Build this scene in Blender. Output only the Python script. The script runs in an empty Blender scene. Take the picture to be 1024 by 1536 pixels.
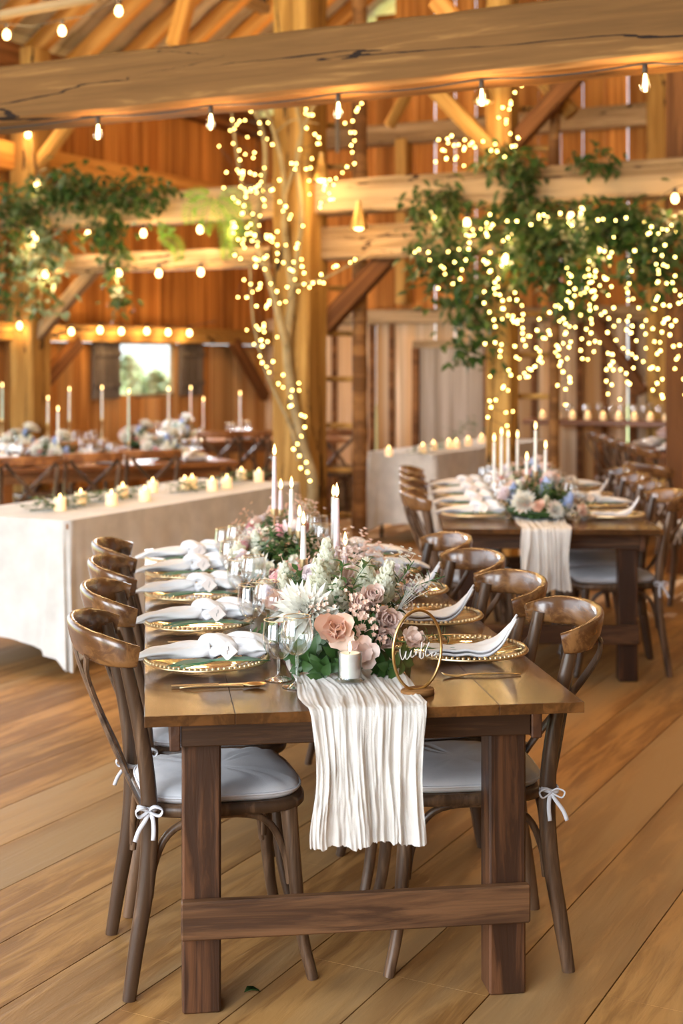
import bpy, math, random
from mathutils import Vector, Matrix, noise as mnoise
random.seed(7)
R = random.Random(11)
PI = math.pi
F = 2133.33; HZ = 540.0; CH = 1.56
scene = bpy.context.scene
COL = scene.collection
CT, ST = 0.8894, 0.4571          # the barn stands turned by 27.2 degrees to the view

def at(px, py, Y):               # a spot in the hall seen in direction (px,py) at distance Y
    return Vector(((px-512)/F*Y, Y, CH-(py-HZ)*Y/F))
def bw(p, q, z=0.0):             # barn axes (p across the bay, q along the nave) to world
    return Vector((CT*p+ST*q, -ST*p+CT*q, z))
def atq(px, py, q):
    t = (px-512)/F
    return at(px, py, q/(ST*t+CT))
def atp(px, py, p):
    t = (px-512)/F
    return at(px, py, p/(CT*t-ST))

# ---------------------------------------------------------------- materials
MATS = {}
def new_mat(name):
    m = bpy.data.materials.new(name); m.use_nodes = True
    nt = m.node_tree
    for n in list(nt.nodes): nt.nodes.remove(n)
    out = nt.nodes.new('ShaderNodeOutputMaterial')
    MATS[name] = m
    return m, nt, out
def N(nt, typ, **kw):
    n = nt.nodes.new(typ)
    for k, v in kw.items():
        if k in n.inputs.keys(): n.inputs[k].default_value = v
        else: setattr(n, k, v)
    return n
def princ(nt, out, col=(.8,.8,.8), rough=.5, metal=0, **kw):
    b = nt.nodes.new('ShaderNodeBsdfPrincipled')
    b.inputs['Base Color'].default_value = (*col, 1)
    b.inputs['Roughness'].default_value = rough
    b.inputs['Metallic'].default_value = metal
    for k, v in kw.items(): b.inputs[k.replace('_', ' ')].default_value = v
    nt.links.new(b.outputs[0], out.inputs[0])
    return b
def ramp(nt, stops):
    r = nt.nodes.new('ShaderNodeValToRGB')
    els = r.color_ramp.elements
    while len(els) > 1: els.remove(els[-1])
    els[0].position = stops[0][0]; els[0].color = (*stops[0][1], 1)
    for p, c in stops[1:]:
        e = els.new(p); e.color = (*c, 1)
    return r
def mul(c, k): return tuple(min(1, x*k) for x in c)

def wood(name, ca, cb, rough=.5, axis='x', grain=28, streak=2.0, vary=.25, bump=.25, cracks=0, spec=.4, boards=None, grey=None, coat=0):
    """long-grained wood; AXIS is the grain direction in the object's own axes"""
    m, nt, out = new_mat(name)
    L = nt.links.new
    b = princ(nt, out, ca, rough)
    b.inputs['Specular IOR Level'].default_value = spec
    if coat: b.inputs['Coat Weight'].default_value = coat; b.inputs['Coat Roughness'].default_value = .12
    tc = N(nt, 'ShaderNodeTexCoord')
    oi = N(nt, 'ShaderNodeObjectInfo')
    off = N(nt, 'ShaderNodeVectorMath', operation='ADD')
    L(tc.outputs['Object'], off.inputs[0])
    cmb = N(nt, 'ShaderNodeMath', operation='MULTIPLY'); cmb.inputs[1].default_value = 31.0
    L(oi.outputs['Random'], cmb.inputs[0]); L(cmb.outputs[0], off.inputs[1])
    src = off.outputs[0]
    tone = None
    if boards:                                   # boards: (axis index, width) each board its own tone
        ax, wd = boards
        sep = N(nt, 'ShaderNodeSeparateXYZ'); L(tc.outputs['Object'], sep.inputs[0])
        dv = N(nt, 'ShaderNodeMath', operation='DIVIDE'); dv.inputs[1].default_value = wd; L(sep.outputs[ax], dv.inputs[0])
        fl = N(nt, 'ShaderNodeMath', operation='FLOOR'); L(dv.outputs[0], fl.inputs[0])
        wn = N(nt, 'ShaderNodeTexWhiteNoise', noise_dimensions='1D'); L(fl.outputs[0], wn.inputs['W'])
        tone = wn
        ml = N(nt, 'ShaderNodeVectorMath', operation='SCALE'); L(wn.outputs['Color'], ml.inputs[0]); ml.inputs['Scale'].default_value = 17
        ad = N(nt, 'ShaderNodeVectorMath', operation='ADD'); L(src, ad.inputs[0]); L(ml.outputs[0], ad.inputs[1]); src = ad.outputs[0]
    mp = N(nt, 'ShaderNodeMapping')
    sc = {'x': (streak, grain, grain), 'y': (grain, streak, grain), 'z': (grain, grain, streak)}[axis]
    mp.inputs['Scale'].default_value = sc
    L(src, mp.inputs['Vector'])
    n1 = N(nt, 'ShaderNodeTexNoise', Scale=1.0, Detail=6.0, Roughness=.62, Distortion=.6); L(mp.outputs[0], n1.inputs['Vector'])
    mp2 = N(nt, 'ShaderNodeMapping'); mp2.inputs['Scale'].default_value = tuple(s*.16 for s in sc); L(src, mp2.inputs['Vector'])
    n2 = N(nt, 'ShaderNodeTexNoise', Scale=1.0, Detail=3.0, Distortion=1.2); L(mp2.outputs[0], n2.inputs['Vector'])
    mx = N(nt, 'ShaderNodeMix', data_type='FLOAT'); mx.inputs[0].default_value = .45
    L(n1.outputs[0], mx.inputs[2]); L(n2.outputs[0], mx.inputs[3])
    r = ramp(nt, [(.33, mul(cb, .75)), (.47, cb), (.56, ca), (.68, mul(ca, 1.15))]); L(mx.outputs[0], r.inputs[0])
    col = r.outputs[0]
    if grey:                                     # patches weathered to another colour
        n3 = N(nt, 'ShaderNodeTexNoise', Scale=.9, Detail=4.0); L(mp2.outputs[0], n3.inputs['Vector'])
        r3 = ramp(nt, [(.45, (0,0,0)), (.62, (1,1,1))]); L(n3.outputs[0], r3.inputs[0])
        m3 = N(nt, 'ShaderNodeMix', data_type='RGBA'); L(r3.outputs[0], m3.inputs[0]); L(col, m3.inputs[6]); m3.inputs[7].default_value = (*grey, 1)
        col = m3.outputs[2]
    hsv = N(nt, 'ShaderNodeHueSaturation'); L(col, hsv.inputs['Color'])
    mr = N(nt, 'ShaderNodeMapRange'); mr.inputs[3].default_value = 1-vary; mr.inputs[4].default_value = 1+vary
    L((tone.outputs['Value'] if tone else oi.outputs['Random']), mr.inputs[0]); L(mr.outputs[0], hsv.inputs['Value'])
    col = hsv.outputs[0]
    hgt = n1.outputs[0]
    if cracks:
        mp4 = N(nt, 'ShaderNodeMapping')
        k = .55
        s4 = {'x': (k*.55, k*7, k*7), 'y': (k*7, k*.55, k*7), 'z': (k*7, k*7, k*.55)}[axis]
        mp4.inputs['Scale'].default_value = s4; L(off.outputs[0], mp4.inputs['Vector'])
        nd = N(nt, 'ShaderNodeTexNoise', Scale=3.0, Detail=4.0); L(mp4.outputs[0], nd.inputs['Vector'])
        va = N(nt, 'ShaderNodeVectorMath', operation='SCALE'); va.inputs['Scale'].default_value = .55; L(nd.outputs['Color'], va.inputs[0])
        vb = N(nt, 'ShaderNodeVectorMath', operation='ADD'); L(mp4.outputs[0], vb.inputs[0]); L(va.outputs[0], vb.inputs[1])
        vo = N(nt, 'ShaderNodeTexVoronoi', feature='DISTANCE_TO_EDGE', Scale=1.0); L(vb.outputs[0], vo.inputs['Vector'])
        nm = N(nt, 'ShaderNodeTexNoise', Scale=1.3, Detail=2.0); L(mp4.outputs[0], nm.inputs['Vector'])
        w = N(nt, 'ShaderNodeMapRange'); w.inputs[1].default_value = .42; w.inputs[2].default_value = .62; w.inputs[3].default_value = 0; w.inputs[4].default_value = .03*cracks
        L(nm.outputs[0], w.inputs[0])
        cmp_ = N(nt, 'ShaderNodeMath', operation='LESS_THAN'); L(vo.outputs['Distance'], cmp_.inputs[0]); L(w.outputs[0], cmp_.inputs[1])
        m4 = N(nt, 'ShaderNodeMix', data_type='RGBA'); L(cmp_.outputs[0], m4.inputs[0]); L(col, m4.inputs[6]); m4.inputs[7].default_value = (.02,.01,.006,1)
        col = m4.outputs[2]
    L(col, b.inputs['Base Color'])
    bp = N(nt, 'ShaderNodeBump', Strength=bump, Distance=.01); L(hgt, bp.inputs['Height']); L(bp.outputs[0], b.inputs['Normal'])
    return m

def cloth(name, col, rough=.85, bump=.15, scale=260, vary=.0, sheen=.2, trans=0):
    m, nt, out = new_mat(name); L = nt.links.new
    b = princ(nt, out, col, rough); b.inputs['Sheen Weight'].default_value = sheen
    tc = N(nt, 'ShaderNodeTexCoord')
    n = N(nt, 'ShaderNodeTexNoise', Scale=float(scale), Detail=3.0); L(tc.outputs['Object'], n.inputs['Vector'])
    n2 = N(nt, 'ShaderNodeTexNoise', Scale=9.0, Detail=4.0); L(tc.outputs['Object'], n2.inputs['Vector'])
    r = ramp(nt, [(.3, mul(col, .86)), (.7, mul(col, 1.08))]); L(n2.outputs[0], r.inputs[0]); L(r.outputs[0], b.inputs['Base Color'])
    bp = N(nt, 'ShaderNodeBump', Strength=bump, Distance=.004); L(n.outputs[0], bp.inputs['Height']); L(bp.outputs[0], b.inputs['Normal'])
    if trans:
        tr = N(nt, 'ShaderNodeBsdfTranslucent'); tr.inputs[0].default_value = (*col, 1)
        mx = N(nt, 'ShaderNodeMixShader'); mx.inputs[0].default_value = trans
        L(b.outputs[0], mx.inputs[1]); L(tr.outputs[0], mx.inputs[2]); L(mx.outputs[0], out.inputs[0])
    return m

def plain(name, col, rough=.5, metal=0, vary=.12, scale=14, **kw):
    m, nt, out = new_mat(name); L = nt.links.new
    b = princ(nt, out, col, rough, metal, **kw)
    tc = N(nt, 'ShaderNodeTexCoord')
    n = N(nt, 'ShaderNodeTexNoise', Scale=float(scale), Detail=3.0); L(tc.outputs['Object'], n.inputs['Vector'])
    r = ramp(nt, [(.3, mul(col, 1-vary)), (.7, mul(col, 1+vary))]); L(n.outputs[0], r.inputs[0]); L(r.outputs[0], b.inputs['Base Color'])
    return m

def leafy(name, ca, cb, rough=.45, trans=.25):
    m, nt, out = new_mat(name); L = nt.links.new
    b = princ(nt, out, ca, rough)
    tc = N(nt, 'ShaderNodeTexCoord')
    n = N(nt, 'ShaderNodeTexNoise', Scale=9.0, Detail=3.0); L(tc.outputs['Object'], n.inputs['Vector'])
    r = ramp(nt, [(.35, ca), (.65, cb)]); L(n.outputs[0], r.inputs[0]); L(r.outputs[0], b.inputs['Base Color'])
    tr = N(nt, 'ShaderNodeBsdfTranslucent'); L(r.outputs[0], tr.inputs[0])
    mx = N(nt, 'ShaderNodeMixShader'); mx.inputs[0].default_value = trans
    L(b.outputs[0], mx.inputs[1]); L(tr.outputs[0], mx.inputs[2]); L(mx.outputs[0], out.inputs[0])
    return m

def glass(name, tint=(1,1,1), refl=1.0, body=.06):
    """thin blown glass: clear, with the reflection growing towards the rim"""
    m, nt, out = new_mat(name); L = nt.links.new
    t = N(nt, 'ShaderNodeBsdfTransparent'); t.inputs[0].default_value = (*tint, 1)
    g = N(nt, 'ShaderNodeBsdfGlossy'); g.inputs['Roughness'].default_value = .03; g.inputs[0].default_value = (1,1,1,1)
    lw = N(nt, 'ShaderNodeLayerWeight', Blend=.32)
    mr = N(nt, 'ShaderNodeMapRange'); mr.inputs[3].default_value = body; mr.inputs[4].default_value = min(1, .85*refl)
    L(lw.outputs['Facing'], mr.inputs[0])
    mx = N(nt, 'ShaderNodeMixShader'); L(mr.outputs[0], mx.inputs[0]); L(t.outputs[0], mx.inputs[1]); L(g.outputs[0], mx.inputs[2])
    L(mx.outputs[0], out.inputs[0])
    return m

def glow(name, col, strength, sample=False):
    m, nt, out = new_mat(name)
    e = N(nt, 'ShaderNodeEmission'); e.inputs[0].default_value = (*col, 1); e.inputs[1].default_value = strength
    nt.links.new(e.outputs[0], out.inputs[0])
    try: m.cycles.emission_sampling = 'AUTO' if sample else 'NONE'
    except Exception: pass
    return m

# ---------------------------------------------------------------- mesh helpers
class MB:
    def __init__(s): s.v = []; s.f = []
    def add(s, verts, faces):
        o = len(s.v); s.v += [tuple(v) for v in verts]; s.f += [tuple(i+o for i in f) for f in faces]; return s
    def box(s, c, d, rot=None, ch=.004):
        """a box with chamfered edges; c centre, d full size, rot a Matrix"""
        hx, hy, hz = d[0]/2, d[1]/2, d[2]/2
        ch = min(ch, hx*.6, hy*.6, hz*.6)
        V = []; idx = {}
        for sx in (-1,1):
            for sy in (-1,1):
                for sz in (-1,1):
                    for k in range(3):
                        a = [sx*hx, sy*hy, sz*hz]
                        for j in range(3):
                            if j != k: a[j] -= (sx,sy,sz)[j]*ch
                        idx[(sx,sy,sz,k)] = len(V); V.append(Vector(a))
        Fc = []
        for k in range(3):
            a, b = [j for j in range(3) if j != k]
            for s_ in (-1,1):
                q = []
                for (u, w) in ((-1,-1),(1,-1),(1,1),(-1,1)):
                    c3 = [0,0,0]; c3[k] = s_; c3[a] = u; c3[b] = w
                    q.append(idx[(*c3, k)])
                Fc.append(q if (s_ > 0) == (k != 1) else q[::-1])
        for k in range(3):                       # edges along axis k
            a, b = [j for j in range(3) if j != k]
            for u in (-1,1):
                for w in (-1,1):
                    c0 = [0,0,0]; c1 = [0,0,0]
                    c0[k] = -1; c1[k] = 1; c0[a] = c1[a] = u; c0[b] = c1[b] = w
                    q = [idx[(*c0, a)], idx[(*c1, a)], idx[(*c1, b)], idx[(*c0, b)]]
                    Fc.append(q)
        for sx in (-1,1):
            for sy in (-1,1):
                for sz in (-1,1): Fc.append([idx[(sx,sy,sz,k)] for k in range(3)])
        c = Vector(c)
        V = [(rot @ v if rot else v)+c for v in V]
        return s.add(V, Fc)
    def tube(s, pts, r, seg=8, hint=None, flat=None, cap=True, power=1.0):
        """sweep along PTS; r a number or list; with hint a band: r=(half size along hint, half size across)"""
        pts = [Vector(p) for p in pts]; n = len(pts)
        rs = r if isinstance(r, list) else [r]*n
        rings = []; prev = None
        for i, p in enumerate(pts):
            t = (pts[min(i+1, n-1)]-pts[max(i-1, 0)])
            if t.length < 1e-9: t = Vector((0,0,1))
            t.normalize()
            h = Vector(hint) if hint is not None else (prev if prev is not None else (Vector((0,0,1)) if abs(t.z) < .9 else Vector((1,0,0))))
            nrm = h-t*h.dot(t)
            if nrm.length < 1e-6: nrm = t.orthogonal()
            nrm.normalize(); prev = nrm
            bn = t.cross(nrm)
            rr = rs[i]; ra, rb = rr if isinstance(rr, tuple) else (rr, rr)
            ring = []
            for k in range(seg):
                a = 2*PI*(k+.5)/seg
                ca, sa = math.cos(a), math.sin(a)
                if power != 1.0:
                    ca = math.copysign(abs(ca)**power, ca); sa = math.copysign(abs(sa)**power, sa)
                ring.append(p+nrm*(ra*ca)+bn*(rb*sa))
            rings.append(ring)
        V = [v for rg in rings for v in rg]; Fc = []
        for i in range(n-1):
            for k in range(seg):
                a = i*seg+k; b = i*seg+(k+1) % seg
                Fc.append((a, b, b+seg, a+seg))
        if cap:
            Fc.append(tuple(range(seg))[::-1]); Fc.append(tuple((n-1)*seg+k for k in range(seg)))
        return s.add(V, Fc)
    def lathe(s, prof, seg=24, c=(0,0,0), close=False):
        c = Vector(c); V = []; Fc = []; n = len(prof)
        for (r, z) in prof:
            for k in range(seg):
                a = 2*PI*k/seg; V.append(c+Vector((r*math.cos(a), r*math.sin(a), z)))
        for i in range(n-1):
            for k in range(seg):
                a = i*seg+k; b = i*seg+(k+1) % seg
                Fc.append((a, b, b+seg, a+seg))
        return s.add(V, Fc)
    def grid(s, fn, nu, nv):
        V = [fn(i/nu, j/nv) for j in range(nv+1) for i in range(nu+1)]
        Fc = [(j*(nu+1)+i, j*(nu+1)+i+1, (j+1)*(nu+1)+i+1, (j+1)*(nu+1)+i) for j in range(nv) for i in range(nu)]
        return s.add(V, Fc)
    def ball(s, c, r, seg=10, rings=7, sc=(1,1,1), rot=None):
        c = Vector(c); V = []; Fc = []
        for j in range(rings+1):
            th = PI*j/rings
            for k in range(seg):
                a = 2*PI*k/seg
                v = Vector((r*sc[0]*math.sin(th)*math.cos(a), r*sc[1]*math.sin(th)*math.sin(a), r*sc[2]*math.cos(th)))
                V.append((rot @ v if rot else v)+c)
        for j in range(rings):
            for k in range(seg):
                a = j*seg+k; b = j*seg+(k+1) % seg
                Fc.append((a, a+seg, b+seg, b))
        return s.add(V, Fc)
    def plate_shape(s, outline, z0, z1, ch=.005):
        """solid slab with the given outline and softened edges"""
        n = len(outline); cx = sum(p[0] for p in outline)/n; cy = sum(p[1] for p in outline)/n
        def sc(k, z): return [(cx+(x-cx)*k, cy+(y-cy)*k, z) for x, y in outline]
        big = max(math.hypot(x-cx, y-cy) for x, y in outline); ki = 1-ch/big
        rings = [sc(ki, z0), sc(1, z0+ch), sc(1, z1-ch), sc(ki, z1)]
        V = [v for r_ in rings for v in r_]; Fc = []
        for i in range(3):
            for k in range(n): Fc.append((i*n+k, i*n+(k+1) % n, (i+1)*n+(k+1) % n, (i+1)*n+k))
        Fc.append(tuple(range(n))[::-1]); Fc.append(tuple(3*n+k for k in range(n)))
        return s.add(V, Fc)
    def leaf(s, c, d, up, ln, wd, fold=.25, curl=.2):
        """a pointed leaf from c along d"""
        c = Vector(c); d = Vector(d).normalized(); up = Vector(up)
        up = up-d*up.dot(d)
        if up.length < 1e-4: up = d.orthogonal()
        up.normalize(); sd = d.cross(up)
        V = [c]; 
        for t, w in ((.3, .85), (.62, .8)):
            m = c+d*ln*t-up*curl*ln*t*t
            V += [m+sd*wd*w*.5+up*wd*fold*.5, m, m-sd*wd*w*.5+up*wd*fold*.5]
        V.append(c+d*ln-up*curl*ln)
        return s.add(V, [(0,1,2), (0,2,3), (1,4,5,2), (2,5,6,3), (4,7,5), (5,7,6)])
    def build(s, name, mat, parent=None, smooth=40, loc=None, solid=0):
        me = bpy.data.meshes.new(name)
        me.from_pydata(s.v, [], s.f); me.update()
        me.materials.append(MATS[mat] if isinstance(mat, str) else mat)
        if smooth is not None:
            for p in me.polygons: p.use_smooth = True
            if smooth < 180: me.set_sharp_from_angle(angle=math.radians(smooth))
        o = bpy.data.objects.new(name, me); COL.objects.link(o)
        if parent is not None: o.parent = parent
        if loc is not None: o.location = loc
        if solid:
            md = o.modifiers.new('thickness', 'SOLIDIFY'); md.thickness = solid; md.offset = 0
        return o
def crom(pts, n=6):
    """smooth curve through the points"""
    pts = [Vector(p) for p in pts]; P = [pts[0]*2-pts[1]]+pts+[pts[-1]*2-pts[-2]]; out = []
    for i in range(1, len(P)-2):
        for k in range(n):
            t = k/n; a, b, c, d = P[i-1], P[i], P[i+1], P[i+2]
            out.append(.5*((2*b)+(c-a)*t+(2*a-5*b+4*c-d)*t*t+(3*b-a-3*c+d)*t**3))
    out.append(pts[-1]); return out
def lerp_list(vals, n):
    out = []
    for i in range(n):
        t = i/(n-1)*(len(vals)-1); k = min(int(t), len(vals)-2); f = t-k
        a, b = vals[k], vals[k+1]
        out.append(tuple(x+(y-x)*f for x, y in zip(a, b)) if isinstance(a, tuple) else a+(b-a)*f)
    return out
def tag(o, label=None, cat=None, group=None, kind=None):
    if label: o['label'] = label
    if cat: o['category'] = cat
    if group: o['group'] = group
    if kind: o['kind'] = kind
    return o
def empty(name, loc=(0,0,0), rz=0, label=None, cat=None, group=None):
    o = bpy.data.objects.new(name, None); COL.objects.link(o); o.location = loc; o.rotation_euler = (0,0,rz)
    o.empty_display_size = .1
    return tag(o, label, cat, group)
def dup(o, loc=None, rz=None, label=None, group=None, parent=None):
    c = o.copy(); COL.objects.link(c)
    if parent is not None: c.parent = parent
    if loc is not None: c.location = loc
    if rz is not None: c.rotation_euler = (0,0,rz)
    if label: c['label'] = label
    if group: c['group'] = group
    for ch in list(o.children): dup(ch, parent=c)
    return c
def place(o, used, *a, **k):
    """the first use moves the thing itself, later ones copy it"""
    if o.name not in used:
        used.add(o.name)
        if a: o.location = a[0]
        if 'loc' in k: o.location = k['loc']
        if k.get('rz') is not None: o.rotation_euler = (0,0,k['rz'])
        if k.get('label'): o['label'] = k['label']
        if k.get('group'): o['group'] = k['group']
        return o
    if a: k['loc'] = a[0]
    return dup(o, **k)
USED = set()
ORD = ['nearest', 'second nearest', 'third nearest', 'fourth nearest', 'fifth nearest', 'sixth nearest', 'seventh nearest', 'eighth nearest']

# ---------------------------------------------------------------- the colours of the place
wood('beam_wood', (.36,.18,.058), (.19,.088,.027), rough=.8, axis='x', grain=24, streak=1.1, vary=.06, bump=.7, cracks=.55, spec=.2)
wood('beam_pale', (.42,.29,.165), (.26,.165,.085), rough=.85, axis='x', grain=20, streak=1.0, vary=.10, bump=.5, cracks=.4, spec=.15)
wood('post_wood', (.50,.29,.085), (.33,.17,.042), rough=.8, axis='x', grain=14, streak=.7, vary=.08, bump=.4, cracks=.7, spec=.2)
wood('dark_beam', (.23,.095,.03), (.13,.05,.015), rough=.75, axis='x', grain=14, streak=.7, vary=.1, bump=.4, spec=.2)
wood('pole_wood', (.27,.125,.04), (.15,.065,.02), rough=.7, axis='x', grain=14, streak=.7, vary=.1, bump=.4, spec=.2)
wood('wall_wood_orange', (.60,.26,.065), (.36,.135,.03), rough=.8, axis='z', grain=16, streak=.5, vary=.30, bump=.3, spec=.15, boards=(0, .25))
wood('wall_wood_brown', (.62,.30,.09), (.38,.16,.045), rough=.8, axis='z', grain=16, streak=.5, vary=.28, bump=.3, spec=.15, boards=(0, .25), grey=(.55,.34,.16))
wood('wall_wood_grey', (.80,.62,.44), (.56,.38,.23), rough=.85, axis='z', grain=16, streak=.5, vary=.28, bump=.3, spec=.15, boards=(0, .25), grey=(.50,.27,.11))
wood('roof_board', (.62,.56,.50), (.42,.36,.30), rough=.85, axis='x', grain=14, streak=.5, vary=.15, bump=.3, spec=.15, boards=(1, .2))
wood('rafter_wood', (.68,.34,.09), (.48,.21,.05), rough=.8, axis='x', grain=14, streak=.7, vary=.15, bump=.3, spec=.15)
wood('shutter_wood', (.20,.17,.145), (.12,.10,.085), rough=.85, axis='z', grain=14, streak=.6, vary=.1, bump=.3, spec=.15)
wood('floor_wood', (.44,.225,.070), (.27,.125,.036), rough=.5, axis='y', grain=22, streak=2.4, vary=.12, bump=.35, spec=.35, boards=(0, .255), grey=(.38,.23,.10))
wood('table_top_wood', (.135,.052,.014), (.07,.027,.008), rough=.25, axis='y', grain=16, streak=1.4, vary=.18, bump=.10, spec=.5, boards=(0, .205), coat=.15)
wood('table_wood_x', (.14,.064,.027), (.055,.024,.011), rough=.45, axis='x', grain=30, streak=2.2, vary=.1, bump=.25, spec=.4)
wood('table_wood_y', (.13,.055,.025), (.07,.028,.014), rough=.45, axis='y', grain=24, streak=1.6, vary=.1, bump=.25, spec=.4)
wood('table_wood_z', (.115,.045,.018), (.038,.015,.007), rough=.42, axis='z', grain=30, streak=2.2, vary=.1, bump=.25, spec=.4)
wood('chair_wood', (.165,.092,.050), (.065,.034,.018), rough=.33, axis='z', grain=30, streak=3, vary=.12, bump=.12, spec=.5)
wood('chair_rail_wood', (.20,.090,.030), (.10,.040,.014), rough=.24, axis='y', grain=30, streak=3, vary=.12, bump=.08, spec=.6, coat=.3)
wood('far_table_wood', (.36,.14,.04), (.2,.07,.02), rough=.35, axis='x', grain=16, streak=1.2, vary=.12, bump=.15, spec=.5)
cloth('cushion_cloth', (.62,.61,.63), bump=.1)
cloth('tie_cloth', (.66,.65,.68), bump=.1)
cloth('napkin_cloth', (.90,.87,.87), bump=.12, scale=400)
cloth('gauze_cloth', (.86,.81,.75), bump=.35, scale=330, trans=.22)
cloth('linen_cloth', (.64,.60,.55), bump=.3, scale=300)
plain('card_paper', (.90,.77,.71), .7)
plain('ink', (.08,.07,.08), .6)
plain('gold', (.88,.68,.40), .28, 1, vary=.05)
plain('brass', (.62,.42,.17), .3, 1, vary=.08)
plain('black_iron', (.03,.025,.022), .5, .4)
plain('black_cord', (.02,.017,.015), .6)
plain('wax_pink', (.80,.64,.64), .45, Subsurface_Weight=.2)
plain('wax_white', (.86,.82,.76), .45, Subsurface_Weight=.2)
plain('wax_green', (.55,.68,.55), .45, Subsurface_Weight=.2)
plain('wick', (.03,.02,.02), .9)
leafy('leaf_dark', (.020,.060,.010), (.055,.125,.026))
leafy('leaf_mid', (.05,.13,.035), (.10,.21,.07))
leafy('leaf_bright', (.14,.30,.03), (.26,.42,.07), trans=.35)
leafy('leaf_sage', (.16,.24,.14), (.26,.34,.22))
leafy('leaf_vine', (.035,.075,.02), (.10,.13,.035))
leafy('leaf_flat', (.045,.19,.09), (.08,.27,.14), rough=.3, trans=.05)
plain('stem_green', (.10,.17,.05), .6)
plain('bark', (.30,.22,.11), .85, vary=.3, scale=8)
leafy('petal_white', (.88,.86,.78), (.94,.93,.86), .6, .35)
leafy('petal_cream', (.92,.91,.74), (.95,.94,.84), .6, .4)
leafy('petal_blush', (.90,.68,.60), (.94,.82,.75), .6, .35)
leafy('petal_peach', (.93,.60,.46), (.95,.75,.62), .6, .2)
leafy('petal_pink', (.84,.36,.38), (.90,.52,.52), .6, .2)
leafy('petal_lilac', (.84,.72,.74), (.90,.82,.84), .6, .2)
leafy('petal_blue', (.42,.52,.82), (.62,.70,.90), .6, .2)
plain('flower_eye', (.62,.30,.05), .7)
glass('clear_glass', (.97,.98,.98))
glass('charger_glass', (.97,.96,.94), refl=.55, body=.10)
glass('bulb_glass', (1,.95,.86), body=.05)
glass('window_glass', (.97,.99,1), body=.04)
glass('acrylic', (.99,.98,.96), refl=.35, body=.03)
glow('flame', (1,.62,.22), 9)
glow('fairy_light', (1,.66,.16), 22)
glow('bulb_light', (1,.60,.22), 12)
glow('filament', (1,.62,.25), 45)
glow('tealight_glow', (1,.60,.32), 1.1)
WORLD, DOOR, SIDE, EXPO = 2.6, 470, 430, 0.35
ROOF_FILL = [(-6,7.5,4.6,70),(-3,8,5.2,60),(-6.5,12.5,4.0,60),(-2,12.5,4.6,60),(1.5,9,4.5,40)]
# ---------------------------------------------------------------- the barn
def beam(name, label, cat, A, B, w, h, mat='beam_wood', segs=1, rough=0.0, up=(0,0,1)):
    """a squared timber from A to B: w across, h along UP; grain runs along its own x"""
    A = Vector(A); B = Vector(B); d = B-A; L = d.length; x = d.normalized()
    z = Vector(up)-x*Vector(up).dot(x); z.normalize(); y = z.cross(x)
    m = MB()
    if segs == 1: m.box((L/2,0,0), (L, w, h), ch=.012)
    else:
        rr = random.Random(len(name)+int(L*100)); c = .02; V = []; Fc = []
        prof = [(-w/2+c,-h/2),(w/2-c,-h/2),(w/2,-h/2+c),(w/2,0),(w/2,h/2-c),(w/2-c,h/2),(0,h/2),(-w/2+c,h/2),(-w/2,h/2-c),(-w/2,0),(-w/2,-h/2+c)]
        n = len(prof); k1 = [rr.uniform(0,6) for _ in range(n)]
        for i in range(segs+1):
            for j, (a, b) in enumerate(prof):
                k = math.sin(i*.55+k1[j])*rough+math.sin(i*1.7+k1[j]*2)*rough*.5+rr.uniform(-1,1)*rough*.35
                V.append((L*i/segs, a+math.copysign(k, a), b+math.copysign(k, b)*.8))
        for i in range(segs):
            for j in range(n): Fc.append((i*n+j, i*n+(j+1) % n, (i+1)*n+(j+1) % n, (i+1)*n+j))
        Fc.append(tuple(range(n))[::-1]); Fc.append(tuple(segs*n+j for j in range(n)))
        m.add(V, Fc)
    o = m.build(name, mat, smooth=35)
    o.matrix_world = Matrix.Translation(A) @ Matrix((x, y, z)).transposed().to_4x4()
    if cat == 'structure': o['kind'] = 'structure'; o['label'] = label
    else: tag(o, label, cat)
    return o
def struct(o, label=None):
    o['kind'] = 'structure'
    if label: o['label'] = label
    return o
TH = -math.atan2(ST, CT)
def barn_obj(m, name, mat, smooth=None, loc=(0,0,0)):
    o = m.build(name, mat, smooth=smooth); o.location = loc; o.rotation_euler = (0,0,TH); return o

# floor: planks run along q
m = MB(); W = .255
rr = random.Random(3)
for i in range(-44, 30):
    q = -2.5-rr.random()*2
    while q < 15.2:
        ln = rr.uniform(2.6, 4.4); q2 = min(q+ln, 15.2)
        m.box((i*W+W/2, (q+q2)/2, -.02), (W-.0035, q2-q-.001, .04), ch=.0003)
        q = q2
struct(barn_obj(m, 'floor', 'floor_wood'), 'wide worn plank floor running diagonally under the tables')
m = MB(); m.box((0,6,-.06), (22.0,19,.04)); struct(barn_obj(m, 'floor_underlay', 'dark_beam'), 'dark boards under the plank floor')
m = MB(); m.add([(-60,-40,-.35),(60,-40,-.35),(60,60,-.35),(-60,60,-.35)], [(0,1,2,3)])
plain('grass_ground', (.16,.22,.07), .9, vary=.3, scale=1.5)
struct(m.build('ground_outside', 'grass_ground', smooth=None), 'grass outside the barn')

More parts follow.
